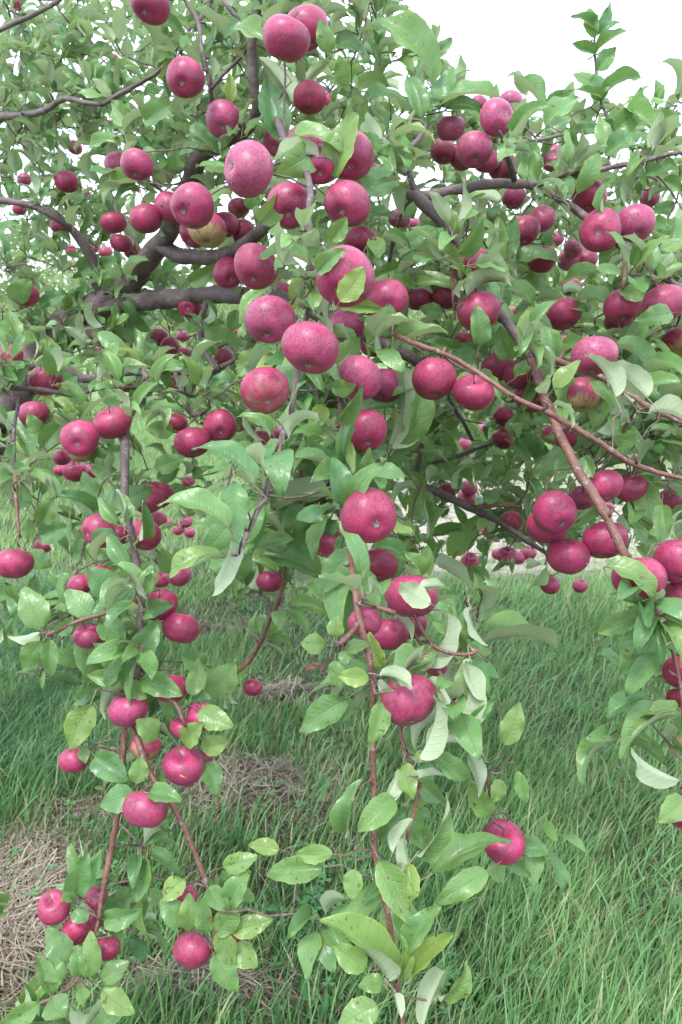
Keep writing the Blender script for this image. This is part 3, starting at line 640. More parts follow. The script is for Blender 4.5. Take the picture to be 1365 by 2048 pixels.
160 1170 46|0 .9|0 .5 .1|pinkish apple left of the bright red one
322 1160 34|0 .9|.4 .3 .3|dull small apple left of the pink one beneath pale leaves
360 1150 46|0 .9|.1 .5 0|pink apple partly behind the folded pale leaves left of centre
320 1210 64|0 .9|.4 .3 .1|orange-red apple above another with a leaf over its middle
362 1256 70|.1 .9|.1 .4 .1|dusky red apple under the orange-red one over the grass
177 1272 52|.1 .9|0 .6 0|small rosy apple over the dark long leaf at left
258 1419 75|-.1 .95|.1 .6 0|dusky rosy apple at the fork of the two low shoots
342 1376 66|0 .9|.2 .3 .2|red apple behind a long leaf right of the fork
149 1520 57|-.1 .9|0 .5 0|crimson apple hanging at far left over the dark debris
368 1532 76|0 .9|.05 .5 0|crimson apple with an orange scratch above the straw heap
398 1520 54|0 .9|0 .4 .2|apple peeking from behind the one with the orange scratch
291 1492 60|0 .9|.8 .3 .3|green-brown apple in shade behind the left shoot
365 1456 44|0 .9|.1 .4 .1|red apple under the thin arched twig
404 1433 54|0 .9|0 .5 .1|crimson apple behind light green leaves above the scratched one
292 1618 82|0 .9|.05 .6 0|broad pink-red apple hanging between the two low shoots
108 1815 60|0 .9|0 .5 0|left round apple of the lowest left bunch
152 1862 52|.6 .5|0 .3 0|front red apple of the lowest left bunch, calyx to the right
177 1846 46|0 .9|0 .3 .1|bright red apple behind the front one in the lowest left bunch
192 1796 40|0 -.3|0 .4 .1|highest apple of the lowest left bunch beside the shoot
214 1897 48|0 .9|0 .4 .1|lowest right apple of the lowest left bunch
385 1901 72|-.5 .6|0 .5 0|round crimson apple low down in front of the straw, dimple at lower left
372 1795 46|0 .9|.2 .4 .2|apple mostly behind leaves above the low round crimson one
470 1890 46|0 .9|0 .3 .1|slice of red apple showing between leaves right of the low round one
506 1375 37|0 .9|0 .3 .3|dark little apple hanging alone over grass at the end of a bare twig
1007 1684 82|.2 .9|0 .4 .1|lone low crimson apple at the end of the right hanging spray
'''
def apple_prof(th, ph, sd=0):
    top = .36 * math.exp(-(th / .36) ** 2); bot = .17 * math.exp(-((math.pi - th) / .30) ** 2)
    s = math.sin(th); w = s ** .92 * (1 + .05 * math.cos(th) - .02 * math.cos(2 * th))
    lob = 1 + .035 * math.cos(5 * ph + sd) * max(0, -math.cos(th)) ** 2 + .03 * math.cos(2 * ph + sd * 1.7) + .02 * math.cos(3 * ph - sd)
    z = .885 * math.cos(th) - top + bot
    z += .085 * math.cos(ph + sd * 2.1) * s
    return Vector((w * math.cos(ph) * lob, w * math.sin(ph) * lob, z))
def apple_mesh(sd):
    nt_, npn = 22, 30; V = [apple_prof(0.0001, 0, sd)]; T = []
    for i in range(1, nt_):
        for k in range(npn): V.append(apple_prof(math.pi * i / nt_, 2 * math.pi * k / npn, sd))
    V.append(apple_prof(math.pi - .0001, 0, sd))
    for k in range(npn):
        k2 = (k + 1) % npn; T.append((0, 1 + k, 1 + k2)); e = 1 + (nt_ - 2) * npn; T.append((e + k2, e + k, len(V) - 1))
        for i in range(nt_ - 2):
            a = 1 + i * npn; T += [(a + k, a + npn + k, a + npn + k2), (a + k, a + npn + k2, a + k2)]
    me = tri_mesh('apple', np.array(V), np.array(T)); me.materials.append(M_apple); return me
APM = [apple_mesh(s * 1.3) for s in range(6)]
def stem_mesh():
    t = Tubes(); t.add([(0, 0, .44), (.02, 0, .66), (.05, .01, .88), (.10, .02, 1.08)], [.045, .032, .032, .05], 6)
    me = t.mesh('stem'); me.materials.append(M_stem); return me
def calyx_mesh():
    V = []; T = []
    zb = apple_prof(math.pi - .0001, 0).z
    for k in range(5):
        a = k * 2 * math.pi / 5
        for (r, w, z) in ((.02, .05, -.0), (.09, .055, -.045), (.15, .0, -.02)):
            for s in (-1, 1): V.append((r * math.cos(a) - s * w * math.sin(a), r * math.sin(a) + s * w * math.cos(a), zb + z - .012))
        b = k * 6; T += [(b, b + 2, b + 3), (b, b + 3, b + 1), (b + 2, b + 4, b + 5), (b + 2, b + 5, b + 3)]
    n = len(V)
    for k in range(8): V.append((.06 * math.cos(k * .785), .06 * math.sin(k * .785), zb - .01))
    V.append((0, 0, zb - .035)); T += [(n + (k + 1) % 8, n + k, n + 8) for k in range(8)]
    me = tri_mesh('calyx', np.array(V), np.array(T), smooth=False); me.materials.append(M_calyx); return me
STEM, CALYX = stem_mesh(), calyx_mesh()
def patch(name, th0, ph0, l, w, mat, parent, rot=.5, lift=1.006):
    V = []; T = []; n = 14
    for r_ in (0, .55, 1):
        for k in range(n):
            a = 2 * math.pi * k / n; rr = r_ * (1 + .25 * math.sin(3 * a + 1) + .15 * math.sin(5 * a))
            u, v = l * rr * math.cos(a), w * rr * math.sin(a)
            V.append(apple_prof(th0 + u * math.cos(rot) - v * math.sin(rot), ph0 + u * math.sin(rot) + v * math.cos(rot)) * (lift if r_ < 1 else 1.001))
    for j in range(2):
        for k in range(n): a, b = j * n + k, j * n + (k + 1) % n; T += [(a, a + n, b + n), (a, b + n, b)]
    link(name, tri_mesh(name, np.array(V), np.array(T)), mat, parent)
APL = []
for ln in AP.strip().split('\n'):
    a, b, c, lab = ln.split('|'); x, y, d = map(float, a.split()); cx, cy = map(float, b.split()); g, bl, dk = map(float, c.split())
    rad = .0365 * (1 + .05 * math.sin(x * 1.7 + y)) * (.93 if d < 45 else 1)
    APL.append([x, y, d, cx, cy, g, bl, dk, lab, F * rad * 2 / d])
# keep the front fruit of every touching pair in front and stop them from running into each other
for i, a in enumerate(APL):
    big = [s for s in SAMP if abs(s[0] - a[0]) < 90 and abs(s[1] - a[1]) < 90]
    if a[2] > 34 and big:
        s = min(big, key=lambda s: (s[0] - a[0]) ** 2 + (s[1] - a[1]) ** 2)
        dd = math.hypot(s[0] - a[0], s[1] - a[1])
        if dd < 80: a[9] = .55 * a[9] + .45 * min(max(s[3], a[9] * .88), a[9] * 1.12)
        if a[1] > 1150 and dd < 110: a[9] = s[3] + min(max(a[9] - s[3], -.03), .04)
    elif a[1] > 1200: a[9] = min(a[9], 1.55)
for it in range(3):
    for i in range(len(APL)):
        for j in range(i + 1, len(APL)):
            a, b = APL[i], APL[j]
            if math.hypot(a[0] - b[0], a[1] - b[1]) < (a[2] + b[2]) * .5:
                for k in range(14 if a[1] > 1150 else 25):
                    ra, rb = a[2] * a[9] / F / 2, b[2] * b[9] / F / 2
                    if b[9] > a[9] - .01 and np.linalg.norm(P(a[0], a[1], a[9]) - P(b[0], b[1], b[9])) > (ra + rb) * .86: break
                    b[9] += .008
DISK = []; STEMS = []
for i, (x, y, d, cx, cy, g, bl, dk, lab, z) in enumerate(APL):
    r = d * z / F / 2 * 1.05
    o = link('apple', APM[i % 6], None) if False else bpy.data.objects.new('apple', APM[i % 6])
    C.objects.link(o)
    jx, jy = rng.normal() * .10, rng.normal() * .05
    cx2, cy2 = (cx + jx, cy + jy) if cy > .65 else (cx, cy)
    l = math.hypot(cx2, cy2); cz = math.sqrt(max(0.0, 1 - l * l)) * (1 if cy <= .8 else rng.choice([-1, .6, 1]))
    down = Vector(RT * cx2 - UP * cy2 - FW * cz).normalized()
    q = down.to_track_quat('-Z', 'Y')
    M = Matrix.Translation(Vector(P(x, y, z))) @ q.to_matrix().to_4x4() @ Matrix.Rotation(rng.random() * 6.28, 4, 'Z')
    k = 1 / .985
    asp = 1 + .03 * rng.normal()
    o.matrix_world = M @ Matrix.Diagonal((r * k, r * k, r * k * asp, 1))
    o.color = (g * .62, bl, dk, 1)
    tag(o, lab, 'apple', 'apples hanging on the tree')
    if d >= 26:
        for nm, me in (('stem', STEM), ('calyx', CALYX)):
            c = bpy.data.objects.new(nm, me); C.objects.link(c); c.parent = o
    bpy.context.view_layer.update() if False else None
    DISK.append((x, y, d / 2, z, r))
    STEMS.append((np.array(P(x, y, z)) - np.array(down) * r * 1.02, d))
    def dir_patch(nm, ux, uy, l_, w_, mat, rot):
        v = Vector(RT * ux - UP * uy - FW * math.sqrt(max(0, 1 - ux * ux - uy * uy)))
        loc = (M.to_3x3().inverted() @ v).normalized()
        patch(nm, math.acos(loc.z), math.atan2(loc.y, loc.x), l_, w_, mat, o, rot)
    if 'orange speck' in lab: dir_patch('scar', -.52, -.12, .05, .035, M_scar, .3)
    if 'orange scratch' in lab: dir_patch('scar', .12, .1, .22, .05, M_scar, .9)
    if 'insect hole' in lab: dir_patch('hole', -.3, .25, .13, .06, M_hole, .9); dir_patch('scar', .0, .3, .06, .05, M_hole, .9)
    if 'rotting' in lab: dir_patch('hole', .3, -.45, .22, .16, M_hole, .4); dir_patch('scar', .2, .4, .1, .1, M_hole, .2)
# ------------------------------------------------------------------ the leaves that show largest
# petiole end x y, tip x y, width px, roll (0 upper face to us, + turns it to the left of the leaf, 180 underside), yellowing, depth (0 = as the wood nearby, -1 behind the fruit)
HL = '''
695 961 580 895 46 -80 0 0|662 994 511 1034 54 -104 0 0|595 888 547 940 48 5 .1 0|722 962 655 872 62 10 0 -1|732 972 740 898 32 20 .1 0|748 972 803 904 38 0 .1 0
832 932 945 974 50 50 .1 0|828 942 913 978 26 62 0 0|812 940 820 1034 38 40 .4 0|842 1000 850 1082 28 60 0 0|897 1112 963 1030 46 8 .2 0|866 1128 943 1186 44 130 0 0
706 1098 643 1186 50 0 0 0|673 1040 632 1086 34 10 0 -1|655 1028 598 1032 30 10 .1 0|518 1112 637 1153 56 40 0 0|500 1103 584 1078 32 30 0 0|588 1005 600 1092 54 0 0 0
470 962 477 1082 50 5 0 .95|458 1055 322 1012 56 -70 0 .93|442 1112 344 1156 38 -55 .1 .95|507 968 390 900 52 -75 0 .98|462 1040 403 1112 46 0 0 1.0|468 1078 425 1190 30 150 0 .97
780 900 800 735 48 -115 .1 0|798 885 835 770 52 -75 .1 0|778 888 788 822 30 -130 0 0|650 812 618 852 38 0 .9 0|672 882 618 852 50 0 0 0|552 842 498 838 28 -20 0 0
742 1098 810 1122 32 40 0 0|840 1152 810 1108 34 -40 .2 0|848 1162 856 1092 30 0 .2 0|862 1208 803 1168 44 170 .1 0|840 1176 896 1178 26 130 .1 0|925 1062 852 1074 26 -35 0 0
828 1050 800 1066 30 0 .8 0|702 1072 670 1098 24 0 0 -1|652 1290 606 1283 38 15 .2 0|674 1273 674 1233 34 0 .2 0|690 1300 694 1328 24 0 .2 0|692 1304 738 1290 30 20 .1 0
672 1320 676 1374 32 0 .1 0|738 1358 678 1350 38 -10 .5 0|696 1396 602 1462 52 0 .1 0|710 1400 652 1447 38 -10 0 -1|765 1402 741 1487 44 0 .2 0|768 1336 741 1267 40 20 .6 0
760 1350 822 1378 36 120 .1 0|760 1384 784 1382 34 130 .1 0|790 1232 822 1287 28 120 .2 0|794 1345 812 1302 32 0 .7 0|812 1332 872 1292 48 10 .3 0|848 1332 892 1224 40 -125 .1 0
815 1346 865 1334 18 60 0 0|836 1518 868 1396 48 -98 .1 0|900 1467 932 1328 54 -112 .1 0|856 1358 894 1414 30 140 .1 0|893 1484 972 1522 34 98 .1 0|864 1512 933 1557 44 15 .1 0
812 1525 826 1596 36 0 .3 0|802 1538 768 1612 38 150 .1 0|830 1508 866 1520 22 0 .1 0|835 1562 888 1604 38 0 0 -1|832 1560 898 1558 16 105 0 0|965 1288 1108 1300 44 78 .1 0
950 1300 903 1208 60 78 .1 0|915 1278 897 1212 34 0 .1 0|986 1202 978 1252 36 10 0 0|866 1242 908 1200 42 0 0 0|940 1318 982 1406 30 -60 .1 0|934 1452 988 1402 24 0 0 0
1008 1490 1038 1406 42 0 .3 0|938 1508 958 1590 36 165 .1 0|1002 1558 986 1602 30 0 .1 0|1276 1233 1198 1265 40 -20 .1 0|1306 1238 1243 1345 54 0 .1 0|1328 1243 1356 1303 40 0 .1 0
1302 1400 1218 1437 38 -50 0 0|1356 1422 1278 1436 28 -40 .1 0|1350 1432 1250 1514 42 -45 .2 0|1362 1560 1270 1498 28 130 0 0|1034 1542 1052 1604 28 0 0 0|648 1734 537 1746 50 -5 .2 0
668 1709 594 1708 36 0 .3 0|710 1738 703 1796 40 0 .3 0|758 1718 817 1842 60 5 .2 0|790 1596 718 1660 52 -5 .2 0|698 1665 724 1562 46 45 .1 0|758 1680 812 1616 36 0 0 -1
834 1710 892 1592 48 -70 .2 0|866 1746 1016 1687 50 45 .2 0|976 1740 872 1808 44 -5 .1 0|822 1752 808 1674 32 155 .1 0|815 1730 818 1806 36 40 .3 0|806 1745 822 1800 20 150 0 0
778 1964 644 1843 46 -35 .3 0|732 1932 670 1890 50 0 .3 0|768 1964 718 1974 34 0 .2 0|800 1955 804 1872 34 -30 .2 0|820 1966 905 1872 50 25 .3 0|812 1902 880 1815 48 20 .1 0
880 1992 932 1924 42 -60 .3 0|845 2062 890 1945 44 155 .1 0|757 2010 678 2058 52 0 .2 0|446 1735 514 1712 36 10 .1 0|460 1860 544 1838 40 10 .3 0|460 1806 500 1744 46 0 0 0
786 1706 824 1642 38 150 0 0|790 1988 802 2036 28 150 .1 0|1043 1692 1096 1706 38 10 0 -1|1010 1716 1060 1752 28 0 0 -1|990 1720 1002 1766 32 0 0 -1|982 1632 942 1562 42 0 .3 0
1372 1596 1318 1642 46 0 .3 0|152 1786 176 1706 48 0 0 0|166 1790 206 1702 38 0 0 -1|137 1926 97 1858 48 0 .1 0|136 1944 72 1950 36 -20 .2 0|106 1986 72 1910 36 0 0 0
160 1952 154 1894 34 0 0 0|180 1957 182 1864 40 0 .2 0|202 1960 257 1924 38 0 0 0|204 1978 266 2026 42 0 .3 0|165 1974 165 2010 26 0 .2 0|104 1994 130 2032 50 0 0 0
80 2008 6 2046 42 0 .1 0|210 1838 281 1820 42 10 0 0|150 1818 174 1842 38 0 0 0|370 1758 326 1802 38 0 .5 0|370 1848 322 1802 46 0 0 0|380 1862 378 1788 42 0 .1 0
413 1867 413 1790 36 0 .2 0|434 1868 472 1798 46 0 0 0|416 1774 460 1820 38 0 .1 0|434 1864 466 1927 42 0 .3 0|428 1908 472 1982 44 0 .1 0|460 1898 514 1932 46 0 0 0
242 1588 204 1618 40 0 .1 0|140 1793 124 1802 24 0 .1 0|276 1226 346 1210 38 0 0 0|268 1330 316 1243 50 0 0 0|256 1356 190 1288 46 0 0 0|172 1268 182 1362 48 0 0 -1
247 1355 178 1350 36 0 0 0|283 1358 363 1390 46 0 0 0|256 1368 293 1396 38 0 .2 0|182 1408 142 1497 52 0 .1 0|190 1512 254 1562 52 0 0 0|272 1567 281 1513 36 0 .2 0
298 1586 362 1602 38 10 .1 0|270 1588 204 1608 50 0 0 0|316 1476 274 1442 46 0 .3 0|370 1490 406 1446 44 0 .5 0|402 1494 457 1480 38 0 .5 0|398 1420 466 1452 44 0 .4 0
383 1392 398 1320 36 0 .2 0|414 1388 470 1328 56 0 .1 0|412 1523 432 1590 42 0 .1 0|412 1330 364 1312 42 0 0 0|168 1492 172 1526 22 0 .3 0|86 1283 47 1337 42 0 0 0
100 1278 102 1352 30 0 0 0|78 1268 18 1273 26 150 0 0|114 1266 146 1233 30 0 .1 0|86 1258 48 1178 54 0 0 0|200 1244 246 1288 52 0 0 0|210 1242 210 1188 40 0 0 0
186 1232 133 1184 46 0 0 0|-10 842 56 918 48 50 0 0|84 896 134 841 46 0 0 0|82 866 58 828 30 0 .1 0|38 1020 42 970 38 0 0 0|80 1046 116 994 40 0 0 0
80 1072 142 1054 46 0 0 0|44 1060 72 1062 40 0 0 0|150 1122 160 1062 28 0 0 0|206 1016 167 946 42 0 0 0|202 1030 152 1004 28 0 0 0|228 1016 304 978 46 10 0 0
240 1036 302 1036 26 150 0 0|310 936 369 914 36 0 0 0|314 956 358 938 28 0 0 0|348 862 292 858 36 0 .1 0|188 930 232 940 36 0 .1 0|202 894 190 928 42 0 0 0
256 900 217 900 30 0 0 0|334 978 386 996 24 30 0 0|236 1192 178 1138 56 0 0 0|240 1177 273 1138 38 0 0 0|290 1182 296 1122 46 0 .3 0|268 1122 227 1124 34 0 0 0
344 1147 324 1098 36 0 .1 0|60 1104 102 1132 38 0 0 0|74 1064 104 1102 24 140 0 0|786 436 696 468 44 -55 .1 0|618 530 524 520 52 -65 .2 0|602 612 602 534 46 0 .7 0
600 617 568 610 28 0 .7 0|634 546 689 500 36 10 0 0|662 482 692 436 38 10 .3 0|680 602 726 536 48 5 .3 0|684 614 764 620 34 25 .4 0|768 707 774 626 36 60 .2 0
794 698 892 668 46 55 .3 0|660 746 719 680 54 0 .2 0|664 776 710 770 34 0 .3 0|536 582 482 648 34 -40 .2 0|487 703 388 694 46 -60 .2 0|527 712 478 752 48 -20 .2 0
794 502 848 462 40 10 0 0|826 524 926 546 44 65 .1 0|828 572 919 582 38 60 .3 0|832 530 800 508 28 0 .3 0|908 478 888 414 46 0 .2 0|896 487 860 444 44 0 0 0
790 552 832 574 26 20 .3 0|916 706 852 684 30 -30 .1 0|900 742 946 700 40 20 0 0|885 627 842 616 28 0 .1 0|562 288 534 164 60 -10 0 0|584 204 522 120 46 -150 .1 0
637 312 550 322 44 -105 .1 0|640 298 552 352 56 0 .1 0|585 276 686 304 46 50 .1 0|668 358 714 232 60 10 .35 0|736 272 704 198 46 0 .2 0|696 172 678 112 42 0 .1 0
660 108 640 42 34 0 0 0|668 86 734 112 38 50 .1 0|862 170 762 46 64 -55 .1 0|842 238 818 156 46 -20 .1 0|728 204 812 204 38 65 .1 0|714 177 776 172 34 55 .1 0
728 388 795 326 56 0 .1 0|795 346 832 304 42 0 .3 0|992 200 880 216 58 -65 .1 0|960 224 890 222 28 -40 .2 0|876 212 906 136 42 0 0 0|864 124 904 80 24 0 0 0
1034 170 1086 232 42 55 .1 0|1090 252 1157 198 46 20 0 0|1092 206 1144 182 26 0 0 0|1090 262 1142 236 28 20 0 0|1135 260 1152 322 32 0 0 0|1076 367 1050 288 48 0 .1 0
1070 372 1034 304 36 0 .1 0|1110 376 1210 366 42 60 .1 0|1208 307 1200 234 34 0 .1 0|1210 312 1292 272 44 30 .1 0|1200 256 1150 260 24 -20 0 0|1230 264 1276 224 46 0 0 0
1250 220 1312 272 40 50 0 0|1189 76 1178 18 28 0 0 1.82|1197 68 1223 4 24 0 0 1.82|1190 64 1144 36 24 -40 0 1.82|1196 70 1245 48 22 40 0 1.82|1192 104 1254 64 30 30 0 1.82|1192 108 1146 88 26 -30 0 1.82
1194 142 1230 96 34 0 0 1.82|1193 170 1144 150 28 -20 0 1.82|1204 202 1192 148 34 0 0 1.82|1206 194 1280 158 32 40 0 1.82|1205 198 1150 180 22 -30 0 1.82|1228 262 1205 238 20 0 0 1.8
1003 532 1000 438 42 5 .2 0|1010 524 1032 434 36 -10 0 0|938 602 976 518 42 0 0 0|1030 527 1118 524 44 65 .1 0|1032 562 1100 602 42 60 .1 0|1010 578 1066 618 46 60 .1 0
1200 545 1132 562 30 -50 .2 0|1152 602 1226 622 38 50 .1 0|1120 616 1176 623 28 50 .1 0|1290 592 1240 584 36 -20 .1 0|1346 625 1274 641 40 -10 .1 0|958 692 952 612 46 -35 .1 0
1026 718 1002 654 44 0 .1 0|1050 692 1062 616 36 0 .4 0|1112 717 1088 654 40 0 0 0|1130 808 1125 734 44 -30 .1 0|1030 757 1106 727 30 55 .1 0|1232 796 1174 716 42 -100 .1 0
1296 796 1220 734 54 -140 .1 0|1266 806 1218 746 50 -165 .1 0|1228 816 1182 762 40 -40 .2 0|1232 692 1302 752 52 60 0 0|1350 547 1305 514 38 0 .3 0|1238 497 1200 536 36 -20 .1 0
1302 427 1350 414 28 20 0 0|1304 440 1336 462 26 0 0 0|1156 903 1070 950 44 -5 .1 0|1155 908 1114 960 40 0 0 0|1168 912 1186 954 28 0 .1 0|1072 872 1070 918 30 0 .1 0
1286 958 1298 1058 48 0 .1 0|1320 968 1372 1022 38 110 .1 0|1325 1008 1322 1092 36 0 .1 0|1298 826 1376 852 60 125 .1 0|1206 1136 1306 1192 50 55 .2 0|1272 882 1228 874 42 0 .2 0
1195 862 1226 788 38 -120 .1 0|440 307 388 250 46 0 .1 0|352 342 352 292 32 0 0 0|290 366 206 388 36 -40 .1 0|266 252 225 204 42 0 .1 0|463 207 460 148 24 0 .8 0
290 242 346 207 38 40 .1 0|243 290 180 298 28 -50 .1 0|210 587 280 566 32 30 .1 0|168 588 130 622 36 0 0 0|262 712 230 776 50 0 0 0|285 690 268 628 40 0 0 0
96 712 98 674 36 0 .1 0|82 738 38 735 32 0 .3 0|186 562 234 514 42 0 0 0|160 546 196 510 40 0 0 0|80 616 132 590 32 20 0 0|112 782 152 752 48 0 0 0
430 745 452 802 46 0 0 0|474 620 460 662 34 0 0 0|378 566 432 528 34 10 .3 0|560 130 470 60 40 -50 .1 0|0 690 30 640 44 0 0 0|20 600 60 560 40 0 0 0
1322 500 1365 480 30 20 .1 0|1290 350 1350 330 34 40 0 0|1310 250 1360 230 30 30 .1 0|1320 360 1370 390 30 30 0 0|940 1215 978 1290 40 -60 .1 0|625 1165 660 1210 36 0 0 -1
560 1700 500 1690 30 0 .1 -1|1098 905 1040 880 30 0 0 0|1250 760 1290 700 34 0 0 -1|500 420 512 380 30 0 .1 0|520 445 560 385 46 0 .1 0|740 560 800 530 30 20 .2 -1
'''
SAr = np.array([(s[0], s[1], s[3], 1.) for s in SAMP] + [(d[0], d[1], d[3], 6.) for d in DISK if d[2] > 16])
def zf(x, y, near=.25):
    w = SAr[:, 3] / ((SAr[:, 0] - x) ** 2 + (SAr[:, 1] - y) ** 2 + 45.0 ** 2) ** 2
    o = np.argsort(-w)[:30]; z = SAr[o, 2]; w = w[o]
    return float((w * z).sum() / w.sum())
DA = np.array(DISK)
def front(x, y, z, gap=.012):        # depth that clears the fruit at this picture point
    for dx, dy, r, dz, rr in DISK:
        q = math.hypot(x - dx, y - dy)
        if q < r * 1.05: z = min(z, dz - math.sqrt(max(0, 1 - (q / r) ** 2)) * rr * 1.03 - gap)
    return z
def basis(b, t, w, roll):
    a = t - b; L = np.linalg.norm(a); a /= L
    mid = (b + t) / 2; c = nrm(CO - mid); c = nrm(c - a * (c @ a)); s = np.cross(c, a)
    n = math.cos(roll) * c + math.sin(roll) * s
    x = np.cross(a, n)
    return a, x, n, L
PET = []; HLD = []
leafn = 0
for ent in HL.replace('\n', '|').split('|'):
    if not ent.strip(): continue
    bx, by, tx, ty, w, roll, yl, zz = map(float, ent.split())
    if 90 < abs(roll) < 132: roll = math.copysign(136, roll)
    elif 60 <= abs(roll) <= 90: roll = math.copysign(56, roll)
    mx, my = (bx + tx) / 2, (by + ty) / 2
    z = zf(mx, my) - .02 if zz <= 0 else zz
    z0 = min(max(zf(bx, by) - .02, z - .03), z + .03) if zz <= 0 else zz; z1 = z - .01
    if zz == 0:
        gp = .03 if abs(roll) > 90 else .012
        zz_ = min(front(a_, b_, z, gp) for a_, b_ in ((mx, my), (tx, ty), ((mx + tx) / 2, (my + ty) / 2), ((mx + bx) / 2, (my + by) / 2))); zz_ = max(zz_, z - .3)
        z0 = min(z0, zz_ + .015); z1 = min(z1, zz_ - .005)
    if zz == -1: z0 += .07; z1 += .07
    b, t = P(bx, by, z0), P(tx, ty, z1)
    a, x, n, L = basis(b, t, w, R(roll + rng.normal() * 7))
    wid = w * (z0 + z1) / 2 / F * 1.10; side = abs(math.sin(R(roll)))
    if side > .6: wid = max(wid * 1.15, L * .47)
    wid = max(wid, L * .38); L *= 1.06
    ci = 0 if side < .2 else (1 if side < .6 else (2 if side < .85 else 3))
    if side < .2 and rng.random() < .5: ci = 1
    fi = int(rng.integers(0, 2)) if side < .4 else int(rng.integers(1, 3)); sd = int(rng.integers(0, 3))
    o = bpy.data.objects.new('leaf', HERO[ci, fi, sd]); C.objects.link(o)
    M = Matrix(((x[0] * wid, a[0] * L, n[0] * L), (x[1] * wid, a[1] * L, n[1] * L), (x[2] * wid, a[2] * L, n[2] * L))).to_4x4(); M.translation = Vector(b)
    under(o); o.matrix_basis = M; leafn += 1
    o.color = (float(np.clip(rng.normal(.38 + .5 * yl, .24), 0, 1)), min(1, yl * .42 + max(0, rng.normal() * .06)), 0, 1)
    PET.append((b - a * L * .27 - n * L * .10, L))
    HLD.append((mx, my, min(z0, z1), max(math.hypot(tx - bx, ty - by) * .38, 12)))
# ------------------------------------------------------------------ the rest of the foliage: leaf rosettes spread through the crown, joined to the wood by twigs
DEN = ['66657746000000','88866677510000','98886688886457','88887467668888','78844457888866','78643666888878','99876677889977','78876577788899',
 '77655787866889','34656899864557','44548996854444','56777875685434','67753346751034','35665145561022','03553134562034','02432001455012',
 '01320035564001','05323444553000','16444134441000','33422015431000','33100013320000']
def dens(x, y):
    gx, gy = min(max(x / 100 - .5, 0), 12.999), min(max(y / 100 - .5, 0), 19.999); i, j = int(gx), int(gy); fx, fy = gx - i, gy - j
    g = lambda a, b: int(DEN[b][a])
    return (g(i, j) * (1 - fx) + g(i + 1, j) * fx) * (1 - fy) + (g(i, j + 1) * (1 - fx) + g(i + 1, j + 1) * fx) * fy
HLA = np.array(HLD); SA2 = np.array([s for s in SAMP])
def z_hang(y): return y > 1050
def blocked(x, y, z):
    q = (DA[:, 0] - x) ** 2 + (DA[:, 1] - y) ** 2 < (DA[:, 2] * 1.04 + 5) ** 2
    if (q & (DA[:, 3] + DA[:, 4] > z)).any():
        j = np.where(q & (DA[:, 3] + DA[:, 4] > z))[0]
        if (DA[j, 2] > 12).any(): return rng.random() < .97
        return rng.random() < .8
    q = (HLA[:, 0] - x) ** 2 + (HLA[:, 1] - y) ** 2 < HLA[:, 3] ** 2
    if (q & (HLA[:, 2] > z - .03)).any(): return True
    q = (SA2[:, 0] - x) ** 2 + (SA2[:, 1] - y) ** 2 < (SA2[:, 2] + 16) ** 2
    if (q & (SA2[:, 3] + .02 > z) & (SA2[:, 2] >= 4)).any(): return rng.random() < (.9 if z_hang(y) else .5)
    return False
fol = Bulk(); CL = []
def rosette(c, n, size, tintm, up_bias=.5, force=False):
    k = 0; ph = rng.random() * 6.28
    ax = nrm(np.array([rng.normal() * .6, rng.normal() * .6 - .45, rng.normal() * .5 + up_bias]))
    e1 = nrm(np.cross(ax, [.3, .5, .81])); e2 = np.cross(ax, e1)
    for i in range(n):
        ph += 2.4; sp = rng.uniform(.5, 1.25)
        d = nrm(ax * math.cos(sp) + (e1 * math.cos(ph) + e2 * math.sin(ph)) * math.sin(sp) + np.array([0, 0, -.18]))
        L = size * rng.uniform(.65, 1.2)
        b = c + d * L * .27
        mx, my, mz = proj(b + d * L * .5)
        if mz < .85: continue
        if force:
            if ((DA[:, 0] - mx) ** 2 + (DA[:, 1] - my) ** 2 < (DA[:, 2] * 1.05) ** 2).any(): continue
        elif blocked(mx, my, mz) or blocked(*proj(b + d * L * .95)): continue
        upv = nrm(np.array([rng.normal() * .5, rng.normal() * .4 - .25, 1.0 + rng.normal() * .3]))
        nn = upv - d * (upv @ d)
        if np.linalg.norm(nn) < .15: nn = ax - d * (ax @ d)
        nn = nrm(nn); x = np.cross(d, nn); wd = L * rng.uniform(.38, .52)
        ci = int(rng.choice([0, 1, 1, 2, 2, 3, 4])); var = LOW[ci, int(rng.integers(0, 3)), int(rng.integers(0, 3))]
        M3 = np.stack([x * wd, d * L, nn * L], 1)
        y_ = .5 * rng.random() if rng.random() < .05 else max(0, rng.normal() * .05)
        fol.add(var, M3, b, float(np.clip(rng.normal(tintm, .25), 0, 1)), y_); k += 1
    return k
